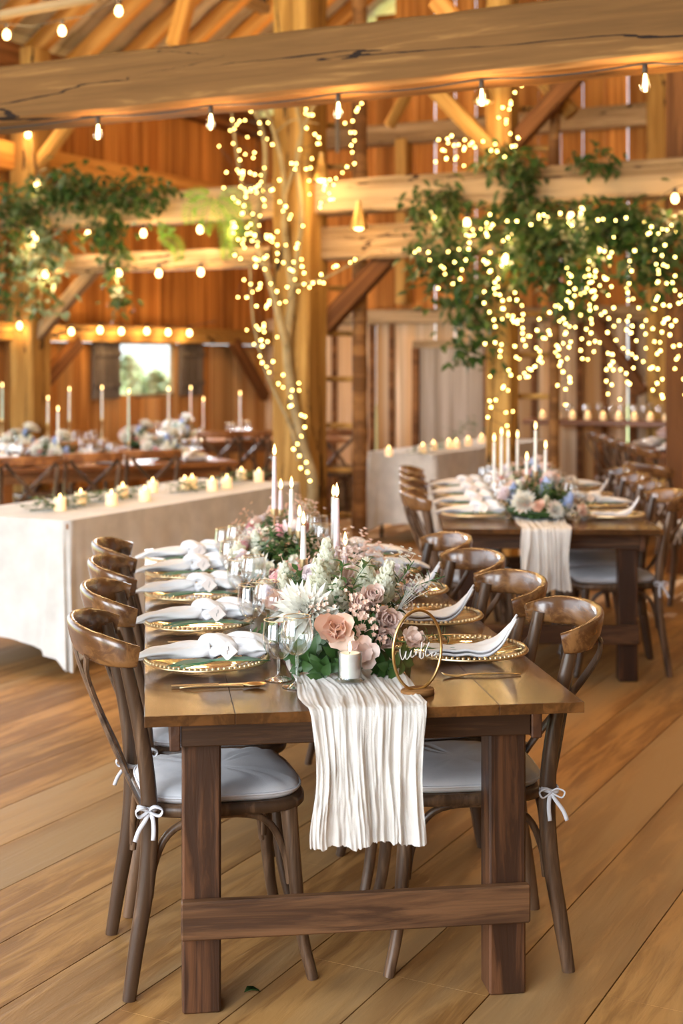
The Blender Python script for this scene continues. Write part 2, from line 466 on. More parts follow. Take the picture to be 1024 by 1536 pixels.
def boards(name, mat, u0, u1, z0, zf, holes=(), gap=.004, w=.25, seed=1, th=.022):
    """vertical boards in the own x-z plane; zf(u) the top; holes: (u0,u1,z0,z1)"""
    m = MB(); rr = random.Random(seed); u = u0
    while u < u1-.01:
        ue = min(u+w, u1); uc = (u+ue)/2; zt = zf(uc); y = rr.uniform(-.007,.007); g = gap if rr.random() < .85 else gap*2.6
        spans = [(z0, zt)]
        for (a, b, c, d) in holes:
            if uc > a and uc < b: spans = [s for s in ((z0, c), (d, zt))]
        for (a, b) in spans:
            if b-a > .02: m.box((uc, y, (a+b)/2), (ue-u-g, th, b-a), ch=.003)
        u = ue
    return m.build(name, mat, smooth=None)
PW, QB = -8.75, 15.0
EAVE, SL = 4.45, .70
def roofz(p): return EAVE+SL*(p-PW) if p < 0 else EAVE+SL*(-PW)-SL*p
# wall on the window side, own x runs along q
WQ0, WQ1, WZ0, WZ1 = 12.0, 13.0, 1.19, 1.74
def on_left(o):
    o.matrix_world = Matrix.Translation(bw(PW, 0, 0)) @ Matrix.Rotation(TH+PI/2, 4, 'Z'); return o
struct(on_left(boards('wall_left', 'wall_wood_orange', 9.75, 15.0, 1.99-.25, lambda u: EAVE, gap=.005, seed=4)), 'upper orange board wall on the window side')
struct(on_left(boards('wall_left_lower', 'wall_wood_brown', 9.75, 15.0, 0, lambda u: 1.735, holes=[(WQ0, WQ1, WZ0, 1.736)], seed=5)), 'board wall around the small window')
struct(on_left(boards('wall_left_near', 'wall_wood_brown', -3.0, 2.75, 0, lambda u: EAVE, seed=6)), 'board wall beside the wide side opening')
# gable wall at the back, own x runs along p
def on_back(o, q=QB):
    o.matrix_world = Matrix.Translation(bw(0, q, 0)) @ Matrix.Rotation(TH, 4, 'Z'); return o
struct(on_back(boards('wall_back', 'wall_wood_orange', PW, 8.75, 2.05, lambda u: roofz(u), gap=.006, seed=8)), 'orange brown gable boards above the rail')
struct(on_back(boards('wall_back_lower', 'wall_wood_grey', PW, 8.75, 0, lambda u: 2.05, gap=.006, seed=9)), 'greyed weathered boards of the gable wall')
on_r = boards('wall_right_added', 'wall_wood_brown', -3.0, 15.0, 0, lambda u: EAVE, gap=.006, seed=16)  # unseen wall, added so daylight does not flood in from the right
on_r.matrix_world = Matrix.Translation(bw(8.75, 0, 0)) @ Matrix.Rotation(TH+PI/2, 4, 'Z'); struct(on_r, 'unseen board wall added on the open side to hold off daylight')
on_f = boards('wall_front_added', 'wall_wood_brown', 1.2, 8.75, 0, lambda u: roofz(u), gap=.005, seed=17)  # unseen half wall behind the camera, added to darken the right side
on_back(on_f, -3.0); struct(on_f, 'unseen partial board wall added at the entrance side to block daylight')
# roof: boards over rafters
def roof_side(name, sgn):
    m = MB(); n = 52; ln = math.hypot(8.75+.5, SL*(8.75+.5))
    for i in range(n):
        a = i*ln/n
        m.box((a+ln/n/2, 6.2, .012*(i % 2)), (ln/n+.02, 19, .02), ch=.002)
    o = m.build(name, 'roof_board', smooth=None)
    ang = math.atan(SL)
    if sgn < 0: mt = Matrix.Translation((PW-.5, 0, EAVE-SL*.5+.13)) @ Matrix.Rotation(-ang, 4, 'Y')
    else: mt = Matrix.Translation((8.75+.5, 0, EAVE-SL*.5+.13)) @ Matrix.Rotation(PI+ang, 4, 'Y')
    o.matrix_world = Matrix.Rotation(TH, 4, 'Z') @ mt
    struct(o, 'pale roof boards above the rafters')
roof_side('ceiling', -1); roof_side('ceiling', 1)
for i in range(18):
    q = 4.4+i*.62
    if q > 14.9: break
    beam('rafter', ORD[i % 8]+' sloping rafter' if 0 else 'sloping orange roof rafter over the window wall', 'structure', bw(PW-.3, q, EAVE-.21), bw(0, q, EAVE-.21+SL*9.05), .12, .17, 'rafter_wood')
for i in range(0, 13, 2):
    q = 4.4+i*.86
    if q > 14.9: break
    beam('rafter', 'sloping roof rafter on the far roof side', 'structure', bw(8.9, q, EAVE-.3), bw(0, q, EAVE+SL*8.75-.15), .12, .17, 'rafter_wood')
for pp in (-7.6, -5.9, -4.2):
    zz = EAVE+SL*(pp-PW)+.02
    beam('purlin', 'pale purlin running under the roof boards', 'structure', bw(pp, 4.2, zz), bw(pp, 15, zz), .12, .10, 'beam_pale')
# plates and girts of the window wall
beam('wall_plate', 'heavy timber along the top of the window wall', 'structure', bw(PW+.13, -2, 4.33), bw(PW+.13, 15, 4.33), .22, .22, 'dark_beam')
beam('wall_girt', 'orange timber rail high on the window wall', 'structure', bw(PW+.10, 9.7, 3.42), bw(PW+.10, 15, 3.42), .16, .25, 'rafter_wood')
beam('wall_girt', 'timber rail above the small window', 'structure', bw(PW+.10, 9.7, 1.825), bw(PW+.10, 15, 1.825), .14, .17, 'post_wood')
# girts of the gable wall
beam('wall_girt', 'upper pale rail across the gable wall', 'structure', bw(-8.5, QB-.10, 4.165), bw(8, QB-.10, 4.165), .16, .23, 'beam_pale')
beam('wall_girt', 'pale rail at head height across the gable wall', 'structure', bw(-8.5, QB-.10, 2.06), bw(8, QB-.10, 2.06), .14, .17, 'beam_pale')
for px, w in ((990, .24),):
    P = atq(px, 500, QB-.10); P.z = 0
    beam('wall_post', 'wide post against the gable wall', 'structure', P, P+Vector((0,0,7)), w, w, 'post_wood', up=(CT,-ST,0))
for px in (605, 1190):
    P = atq(px, 500, QB-.12); P.z = 2.2
    beam('wall_stud', 'short stud between the gable rails', 'structure', P, P+Vector((0,0,1.9)), .18, .14, 'post_wood', up=(CT,-ST,0))
# the tie beams
BZ = 2.75
beam('tie_beam', 'massive cracked timber beam over the front table', 'structure', bw(-8.7, 5.70, BZ+.14), bw(7.5, 5.70, BZ+.14), .30, .28, 'beam_wood', segs=90, rough=.006)
beam('tie_beam', 'long greyed beam carrying the hanging greenery', 'structure', bw(-11, 10.29, BZ+.13), bw(7.5, 10.29, BZ+.13), .26, .26, 'beam_pale', segs=80, rough=.006)
beam('tie_beam', 'thinner pale beam under the greenery beam, window side', 'structure', bw(-8.4, 10.28, 2.42), bw(-5.9, 10.28, 2.42), .2, .16, 'beam_pale', segs=20, rough=.005)
beam('tie_beam', 'pale lower beam behind the ladders', 'structure', bw(-5.6, 10.36, 2.515), bw(7.5, 10.36, 2.515), .18, .27, 'beam_pale', segs=50, rough=.005)
# posts
def post(label, px, q, w, z1, mat, name='timber_post', z0=0):
    P = atq(px, 500, q); P.z = z0
    return beam(name, label, 'structure', P, Vector((P.x, P.y, z1)), w, w, mat, segs=26, rough=.006, up=(CT,-ST,0))
post('broad timber post rising beside the ladder, wrapped in fairy lights', 450, 10.22, .33, 8.5, 'post_wood')
post('slim timber post beyond the second table', 753, 10.40, .20, 7.5, 'post_wood')
post('corner post with bulbs at the window wall', 45, 10.30, .27, 4.4, 'post_wood')
post('narrow post beside the corner post', 6, 10.7, .16, 4.4, 'dark_beam')
post('dark post behind the curtain of lights', 1017, 10.40, .15, 6.5, 'dark_beam')
beam('tie_beam', 'short beam leaving the corner post', 'structure', bw(-10, 10.3, 1.9), bw(-8.6, 10.3, 1.9), .2, .2, 'post_wood')
# braces
def brace(label, a, b, q, w, h, mat, q2=None):
    beam('brace', label, 'structure', atq(a[0], a[1], q), atq(b[0], b[1], q if q2 is None else q2), w, h, mat)
brace('pale brace from the corner post up to the thin beam', (48, 512), (143, 402), 10.28, .10, .11, 'beam_pale')
brace('thin pale brace at the top of the corner post', (30, 285), (130, 148), 10.28, .10, .11, 'post_wood')
brace('brown brace from the broad post up to the beam', (484, 492), (648, 312), 10.42, .12, .15, 'dark_beam')
brace('pale brace sloping down to the slim post', (618, 98), (748, 236), 10.30, .11, .12, 'post_wood')
brace('dark brace climbing from the slim post', (768, 218), (905, 68), 10.44, .11, .13, 'dark_beam')
brace('short pale strut crossing beside the slim post', (795, 95), (858, 172), 10.7, .11, .13, 'post_wood')
brace('thin strut at the gable boards', (583, 190), (628, 110), 12.5, .08, .10, 'post_wood')
brace('brace behind the light curtain', (888, 476), (965, 590), 14.75, .09, .12, 'dark_beam')
beam('brace', 'dark brace low on the window wall', 'structure', atp(58, 582, PW+.15), atp(118, 512, PW+.15), .1, .13, 'dark_beam')
beam('brace', 'dark brace beside the window toward the gable', 'structure', atp(350, 512, PW+.15), atp(398, 596, PW+.15), .1, .13, 'dark_beam')
brace('dark crossing brace by the side opening', (-20, 380), (22, 440), 10.5, .1, .14, 'dark_beam')
brace('small cross piece high in the roof', (655, 0), (705, 60), 8.6, .12, .12, 'rafter_wood')
brace('upright roof strut above the near beam', (437, 60), (437, -120), 10.42, .22, .22, 'post_wood')
brace('slanting roof strut above the near beam', (262, 70), (288, -30), 10.42, .12, .14, 'rafter_wood')
beam('ceiling_batten', 'pale batten under the rafters over the corner', 'structure', atq(-20, 26, 7.2), atq(150, -4, 7.2), .07, .05, 'beam_pale')

# window with shutters
m = MB(); L = WQ1-WQ0; uc = (WQ0+WQ1)/2; H = WZ1-WZ0; zc = (WZ0+WZ1)/2
win = empty('window_1', label='small wide window glowing with daylight'); win['kind'] = 'structure'; on_left(win)
for a, b, nm in (((uc,.02,WZ0-.015),(L+.1,.06,.04),'window_sill'), ((uc,.02,WZ1+.0),(L+.1,.05,.03),'window_frame'), ((WQ0-.02,.02,zc),(.045,.05,H),'window_frame'), ((WQ1+.02,.02,zc),(.045,.05,H),'window_frame')):
    MB().box(a, b, ch=.004).build(nm, 'beam_pale', win, smooth=None)
MB().box((uc, .03, zc), (L, .004, H), ch=.001).build('window_pane', 'window_glass', win, smooth=None)
for u0, u1 in ((WQ0-.50, WQ0-.05), (WQ1+.05, WQ1+.52)):
    m = MB(); k = 4
    for i in range(k):
        a = u0+(u1-u0)*i/k; m.box((a+(u1-u0)/k/2, -.045, zc), ((u1-u0)/k-.006, .03, H+.05), ch=.003)
    m.box(((u0+u1)/2, -.07, zc+.16), (u1-u0, .02, .05)); m.box(((u0+u1)/2, -.07, zc-.16), (u1-u0, .02, .05))
    m.build('shutter', 'shutter_wood', win, smooth=None)
# plank door in the gable wall
dr = empty('door_1', label='greyed plank door low in the gable wall'); dr['kind'] = 'structure'; on_back(dr)
P0 = atq(632, 520, QB); P1 = atq(727, 520, QB)
u0 = CT*P0.x-ST*P0.y; u1 = CT*P1.x-ST*P1.y
wood('door_wood', (.46,.38,.31), (.36,.28,.21), rough=.85, axis='z', grain=14, streak=.5, vary=.1, bump=.3, spec=.15, boards=(0, .2))
m = MB()
for i in range(4):
    a = u0+(u1-u0)*i/4; m.box((a+(u1-u0)/8, -.035, .86), ((u1-u0)/4-.004, .03, 1.68), ch=.003)
m.build('door_panel', 'door_wood', dr, smooth=None)
m = MB(); m.box(((u0+u1)/2, -.06, 1.74), (u1-u0+.16, .05, .09)); m.build('door_frame', 'beam_pale', dr, smooth=None)
m = MB(); m.box((u0-.05, -.05, .86), (.08, .05, 1.7)); m.build('door_frame', 'dark_beam', dr, smooth=None)
m = MB(); m.box((u1+.05, -.05, .86), (.08, .05, 1.7)); m.build('door_frame', 'dark_beam', dr, smooth=None)
# narrow battens over wall joints
rr = random.Random(5)
for px in (500, 556, 586, 742, 800, 868, 905, 948):
    P = atq(px, 540, QB-.06); u = CT*P.x-ST*P.y
    m = MB(); m.box((u, -.035, 1.0), (.07, .03, 1.96), ch=.004); on_back(struct(m.build('wall_batten', 'dark_beam', smooth=None), 'dark batten over a joint of the gable wall'))
# trees outside the window
leafy('tree_pale', (.36,.46,.26), (.50,.58,.36), rough=.7)
def tree(P, h, seed, label):
    rr = random.Random(seed); t = empty('tree', P, 0, label, 'tree')
    m = MB(); m.tube([(0,0,0),(.05,0,h*.3),(0,.05,h*.6)], [.13,.1,.05]); m.build('trunk', 'bark', t)
    m = MB()
    for i in range(900):
        a = rr.uniform(0, 2*PI); z = rr.random()**.7; r = h*.33*math.sin(PI*min(1,(z*.86+.12)))*rr.random()**.4
        m.leaf((r*math.cos(a), r*math.sin(a), h*(.2+.8*z)), (rr.uniform(-1,1), rr.uniform(-1,1), rr.uniform(-.6,.5)), (0,0,1), .26, .16)
    m.build('crown', 'tree_pale', t, smooth=None)
for i, (px, Y, h) in enumerate(((150, 30, 1.9), (192, 44, 2.0), (236, 33, 1.6), (290, 38, 2.1))):
    P = at(px, 540, Y); P.z = -.35; tree(P, h, i, ['leafy tree outside at the window toward the corner post', 'leafy tree outside, second in the window', 'leafy tree outside, third in the window', 'leafy tree outside at the window toward the gable'][i])

# ladders built between post and pole
def ladder(label, pxa, pxb, q, ra, rb, zt, rung_y, amat='pole_wood'):
    A = atq(pxa, 540, q); B = atq(pxb, 540, q); A.z = B.z = 0
    t = empty('ladder', A.lerp(B, .5), 0, label, 'ladder'); c = t.location.copy()
    for P, r, nm in ((A, ra, 'side_rail'), (B, rb, 'side_rail')):
        if r == 0: continue
        rr = random.Random(int(r*1000)); n = 30
        MB().tube([P-c+Vector((rr.uniform(-.006,.006), rr.uniform(-.006,.006), zt*i/n)) for i in range(n+1)], [r*rr.uniform(.94,1.06) for _ in range(n+1)], seg=12).build(nm, amat, t, smooth=80)
    for y in rung_y:
        a = atq(pxa-2, y, q); b = atq(pxb+2, y+1, q)
        MB().tube([a-c, b-c], .024, seg=8).build('rung', 'post_wood', t, smooth=80)
    return t
ladder('wooden ladder with round pole standing beside the broad lit post', 481, 539, 10.62, .047, .066, 7.2, (188, 250, 296, 363, 432, 500, 568, 638, 705, 772, 839))
ladder('slender ladder with thin pole beside the slim post beyond the second table', 762, 831, 10.62, 0, .043, 6.8, (-20, 42, 103, 163, 222, 284, 345, 407, 470, 532, 594))
# bare tree with climbing branches beside the broad post
t = empty('bare_tree', atq(452, 800, 10.0)*1, 0, 'crooked bare tree leaning on the broad post, wound with fairy lights', 'tree')
t.location.z = 0; c = t.location.copy()
def brpath(pts, q): return [atq(x, y, q)-c for x, y in pts]
MB().tube(crom([Vector((0,0,0))]+brpath([(470,735),(455,670),(440,600),(430,520),(438,440),(430,380),(425,330)], 10.0)), lerp_list([.055,.05,.045,.04,.04,.035,.03,.026], 43)).build('trunk', 'bark', t, smooth=80)
for pts, r0 in (([(430,520),(405,420),(385,350),(398,250),(392,190),(365,130)], .032), ([(427,350),(425,260),(412,200),(395,155),(385,120)], .026), ([(438,440),(452,330),(446,230),(470,160),(500,120)], .024),
                ([(425,300),(452,210),(440,140),(436,100)], .02), ([(385,350),(362,270),(350,190),(345,140)], .018), ([(436,430),(480,420),(520,400),(555,380)], .012), ([(412,200),(440,180),(478,186)], .009), ([(448,690),(436,640),(400,560),(380,480),(375,400)], .018)):
    P = crom(brpath(pts, 9.95)); MB().tube(P, lerp_list([r0, r0*.5], len(P)), seg=7).build('branch', 'bark', t, smooth=80)

# ---------------------------------------------------------------- lights
def lamp(P, watt, col=(1,.62,.28), r=.05):
    l = bpy.data.lights.new('bulb_or_fill_lamp', 'POINT'); l.energy = watt; l.color = col; l.shadow_soft_size = r
    o = bpy.data.objects.new('bulb_or_fill_lamp', l); COL.objects.link(o); o.location = P; return o
# fairy light strings
m = MB(); m.ball((0,0,0), .007, 8, 6)
BULB = m.build('bulb', 'fairy_light', smooth=180); BULB_ME = BULB.data; bpy.data.objects.remove(BULB)
def fairy(label, pts, n, q=None, spread=.10, seed=0, group=None, wander=1.0, base=None):
    """a thin wire through PTS with N small bulbs as parts"""
    rr = random.Random(seed); P = [p if isinstance(p, Vector) else atq(p[0], p[1], q) for p in pts]
    C = crom(P, 8); c = C[0].copy()
    t = empty('fairy_light_string', c, 0, label, 'string lights', group)
    W_ = []
    tot = [0]
    for a, b in zip(C, C[1:]): tot.append(tot[-1]+(b-a).length)
    def pos(s):
        s *= tot[-1]; k = 0
        while k < len(tot)-2 and tot[k+1] < s: k += 1
        f = (s-tot[k])/max(1e-6, tot[k+1]-tot[k]); return C[k].lerp(C[k+1], f)
    for i in range(n):
        s = (i+.5)/n; p = pos(s)-c+Vector((rr.uniform(-1,1), rr.uniform(-1,1)*.6, rr.uniform(-1,1)*.6))*spread
        W_.append(p)
    MB().tube(crom([Vector((0,0,0))]+W_, 3), .0022, seg=4, cap=False).build('wire', 'black_cord', t, smooth=180)
    for p in W_:
        b = bpy.data.objects.new('bulb', BULB_ME); COL.objects.link(b); b.parent = t; b.location = p+Vector((0,-.012,0)); k = rr.uniform(.8, 1.15); b.scale = (k,k,k)
    return t
fairy('fairy lights scattered up the upper branches, nearest the greenery', [(368,135),(362,170),(385,205),(358,245),(372,285),(352,300)], 40, 9.75, .19, 1)
fairy('fairy lights over the crossing of the branches and the garland beam', [(360,265),(395,275),(375,300),(360,325),(400,330),(385,360),(372,390)], 42, 9.75, .18, 2)
fairy('dense fairy lights down the crooked branch below the beam', [(375,355),(410,370),(378,400),(375,430),(402,455),(390,490),(402,520),(400,545)], 52, 9.75, .12, 3)
fairy('fairy lights down the foot of the tree trunk', [(402,545),(425,575),(445,580),(428,600),(448,625),(450,650),(449,690),(463,705),(463,722)], 22, 9.75, .05, 4)
fairy('fairy lights on the upper face of the broad post', [(456,133),(452,160),(470,175),(462,220),(448,245),(476,260),(480,300)], 24, 9.9, .08, 5)
fairy('fairy lights draped down the ladder pole to the beam', [(535,118),(540,150),(525,180),(530,215),(522,250),(510,265),(495,285),(498,305),(478,308)], 26, 9.9, .05, 6)
fairy('fairy lights swinging from the post across the ladder', [(442,390),(455,420),(484,430),(490,405),(508,398),(535,385)], 14, 9.9, .05, 7)
fairy('fairy lights in the middle branches, on the broad post side', [(420,300),(430,330),(440,350),(425,380),(450,400),(437,430),(425,450)], 16, 9.8, .08, 26)
fairy('fairy lights winding up the slim post above the beam', [(768,112),(772,150),(755,180),(768,210),(745,238)], 18, 9.9, .05, 8)
fairy('fairy lights heaped on the beam beside the slim post', [(658,200),(662,235),(690,240),(680,215),(712,212),(740,228)], 24, 9.9, .08, 9)
fairy('fairy lights hanging in the vine at the open edge', [(622,372),(640,392),(655,385),(668,430),(700,350),(725,330)], 20, 9.8, .08, 10)
fairy('dense fairy lights down the slim post under the garland', [(735,330),(752,370),(728,400),(755,430),(740,460),(770,480),(745,510),(765,540),(750,570),(755,600),(750,640)], 52, 9.85, .11, 11)
fairy('fairy lights swagged low between slim post and pole', [(745,430),(790,490),(815,500),(830,470),(860,450),(890,430),(905,410)], 30, 9.8, .07, 12)
fairy('fairy lights falling beside the thin ladder pole', [(790,480),(800,530),(785,570),(812,540),(838,500)], 26, 9.9, .08, 13)
for k in range(13):
    px = 845+k*15+R.uniform(-5,5); q = 9.7+R.uniform(-.25,.5); y0 = 395-k*4+R.uniform(-15,15); y1 = 590+R.uniform(-50,40)
    fairy('strand of fairy lights in the hanging curtain of lights', [(px,y0),(px+R.uniform(-6,6),(y0+y1)/2),(px+R.uniform(-8,8),y1)], 14, q, .05, 20+k, 'strands of the fairy light curtain')
fairy('fairy lights gathered in the greenery under the beam', [(700,360),(760,350),(800,330),(850,325),(890,345),(950,330),(1020,350)], 30, 9.8, .12, 40)

# bulb strings
def mk_edison():
    t = empty('edison_bulb', label='x', cat='light bulb')
    m = MB(); m.lathe([(0,0),(.014,0),(.016,-.012),(.016,-.045),(.013,-.05)], 14); m.build('socket', 'black_iron', t, smooth=60)
    g = MB(); g.lathe([(.012,-.048),(.014,-.06),(.023,-.09),(.030,-.118),(.031,-.132),(.026,-.150),(.014,-.160),(.0,-.163)], 18)
    b = g.build('glass_bulb', 'bulb_glass', t, smooth=180)
    f = MB()
    for k in range(5):
        a = k*2*PI/5; x, y = math.cos(a), math.sin(a)
        f.tube([(x*.004,y*.004,-.055),(x*.011,y*.011,-.125),(x*.006,y*.006,-.132)], .0016, seg=5)
    f.build('filament', 'filament', b, smooth=180)
    return t
ED = mk_edison()
for o_ in ED.children_recursive: o_.data.transform(Matrix.Scale(.68, 4))
names = ['toward the window wall', 'second from the window wall', 'in the middle of the beam', 'beyond the middle, over the second table', 'on the open side']
edpts = []
for k, (px, py) in enumerate(((147,158),(316,134),(507,106),(722,80),(967,52))):
    q = 5.60; P = atq(px, py, q); P.z = BZ-.012; edpts.append(P)
    place(ED, USED, P, label='clear pear-shaped filament bulb under the near beam, '+names[k]); lamp(P-Vector((0,.03,.15)), 7)
A = atq(-60, 186, 5.60); B = atq(1100, 58, 5.60); A.z = B.z = BZ-.012
pts = [A]; prev = A
for P in edpts+[B]:
    for s in (.33, .66): q_ = prev.lerp(P, s); q_.z -= .008; pts.append(q_)
    pts.append(P+Vector((0,0,.004))); prev = P
tag(MB().tube(crom(pts, 4), .0045, seg=6).build('light_cord', 'black_cord', smooth=180), 'black cord strung along the underside of the near beam', 'cord')

def mk_globe():
    t = empty('globe_bulb', label='x', cat='light bulb')
    m = MB(); m.lathe([(0,.03),(.013,.03),(.014,-.01),(.012,-.014)], 10); m.build('socket', 'black_iron', t, smooth=60)
    g = MB(); g.lathe([(.011,-.012),(.02,-.028),(.026,-.046),(.022,-.066),(.010,-.078),(0,-.08)], 12); g.build('glass_bulb', 'bulb_light', t, smooth=180)
    return t
GL = mk_globe()
def bulb_string(label, cordlabel, pts, q, P=None, watts=3, group=None, every=1):
    pts3 = P if P else [atq(x, y, q) for x, y in pts]
    for i, p in enumerate(pts3):
        place(GL, USED, p, label=label, group=group or label)
        if i % every == 0: lamp(p-Vector((0,.08,.10)), watts)
    c = [pts3[0]+Vector((-.3,.05,.08))]
    for a, b in zip(pts3, pts3[1:]): c += [a+Vector((0,0,.03)), a.lerp(b,.5)+Vector((0,0,-.0))]
    c += [pts3[-1]+Vector((0,0,.03)), pts3[-1]+Vector((.3,-.05,.08))]
    tag(MB().tube(crom(c, 4), .004, seg=5).build('light_cord', 'black_cord', smooth=180), cordlabel, 'cord')
bulb_string('small warm bulb on the rear side of the near beam', 'cord of the small bulbs behind the near beam', ((20,178),(120,160),(182,154),(243,142),(303,140),(440,128),(572,100),(636,110),(700,96),(804,80),(976,64)), 6.3, watts=5)
bulb_string('small warm bulb below the garland beam, window side', 'cord of the bulbs below the garland beam, window side', ((48,346),(132,344),(215,342),(300,336),(350,330)), 10.08, watts=5)
bulb_string('small warm bulb below the thin pale beam', 'cord of the bulbs below the thin pale beam', ((68,404),(178,402),(238,402),(301,400)), 10.1, watts=6)
bulb_string('small warm bulb in the row above the small window', 'cord of the row of bulbs above the small window', None, None, P=[atp(x, y, PW+.24) for x, y in ((30,481),(68,486),(107,490),(150,488),(182,490),(220,490),(252,492),(284,493))], watts=2.2)
bulb_string('warm bulb among the vines below the beam, open side', 'cord of the bulbs among the vines', ((650,312),(700,325),(758,380),(770,338),(822,322),(856,316),(874,306),(898,362),(1012,288)), 10.05, watts=4)
bulb_string('warm bulb on the corner post', 'cord running down the corner post', ((42,194),(56,268),(52,350)), 10.1, watts=4)
bulb_string('warm bulb strung under the roof at the window wall', 'cord strung under the roof at the window wall', ((10,42),(93,36),(178,6)), 7.6, watts=12)
def mk_cone():
    t = empty('clip_lamp', label='x', cat='lamp')
    m = MB(); m.lathe([(0,.12),(.018,.12),(.022,.06),(.05,-.01),(.075,-.09),(.078,-.10)], 20); m.build('shade', 'brass', t, smooth=50, solid=.003)
    m = MB(); m.ball((0,0,-.065), .05, 12, 8); m.build('bulb', 'bulb_light', t, smooth=180)
    return t
CL = mk_cone()
for (px, py, lb) in ((482,252,'cone-shaped lamp clipped to the broad post'), (538,324,'glowing cone lamp at the ladder pole under the beam'), (724,134,'cone-shaped lamp hanging beside the slim post')):
    P = atq(px, py, 10.0); place(CL, USED, P, label=lb); lamp(P-Vector((0,.1,.16)), 7)
m = MB(); m.tube([(0,0,0),(0,0,-.42)], .017, seg=10)
t = empty('hanging_strap', atq(506, 150, 10.1)+Vector((0,0,0)), 0, 'dark blue strap hanging beside the broad post', 'strap'); m.build('strap_body', 'shutter_wood', t)
# ---------------------------------------------------------------- chairs
def outline(rx0, rx1, ry, n=40, k=.5, taper=.03):
    o = []
    for i in range(n):
        a = 2*PI*i/n; ca, sa = math.cos(a), math.sin(a)
        x = math.copysign(abs(ca)**k, ca); x = x*(rx1 if x > 0 else -rx0)
        y = math.copysign(abs(sa)**k, sa)*(ry+taper*(x-rx0)/(rx1-rx0)-taper)
        o.append((x, y))
    return o
def pad(m, ol, z0, z1, puff=.012):
    n = len(ol); cx = sum(p[0] for p in ol)/n; cy = sum(p[1] for p in ol)/n; V = []; Fc = []
    lv = [(.95, z0), (1.0, z0+(z1-z0)*.3), (1.0, z0+(z1-z0)*.6), (.965, z1-.003), (.90, z1+puff*.35), (.7, z1+puff*.8), (.45, z1+puff), (.2, z1+puff*.95), (.02, z1+puff*.9)]
    for k, z in lv:
        for i, (x, y) in enumerate(ol):
            w = .003*math.sin(i*1.9+k*9)*(k > .4)
            V.append((cx+(x-cx)*k, cy+(y-cy)*k, z+w*(z > z0+.01)))
    for j in range(len(lv)-1):
        for i in range(n): Fc.append((j*n+i, j*n+(i+1) % n, (j+1)*n+(i+1) % n, (j+1)*n+i))
    Fc.append(tuple(range(n))[::-1]); Fc.append(tuple((len(lv)-1)*n+i for i in range(n)))
    m.add(V, Fc)
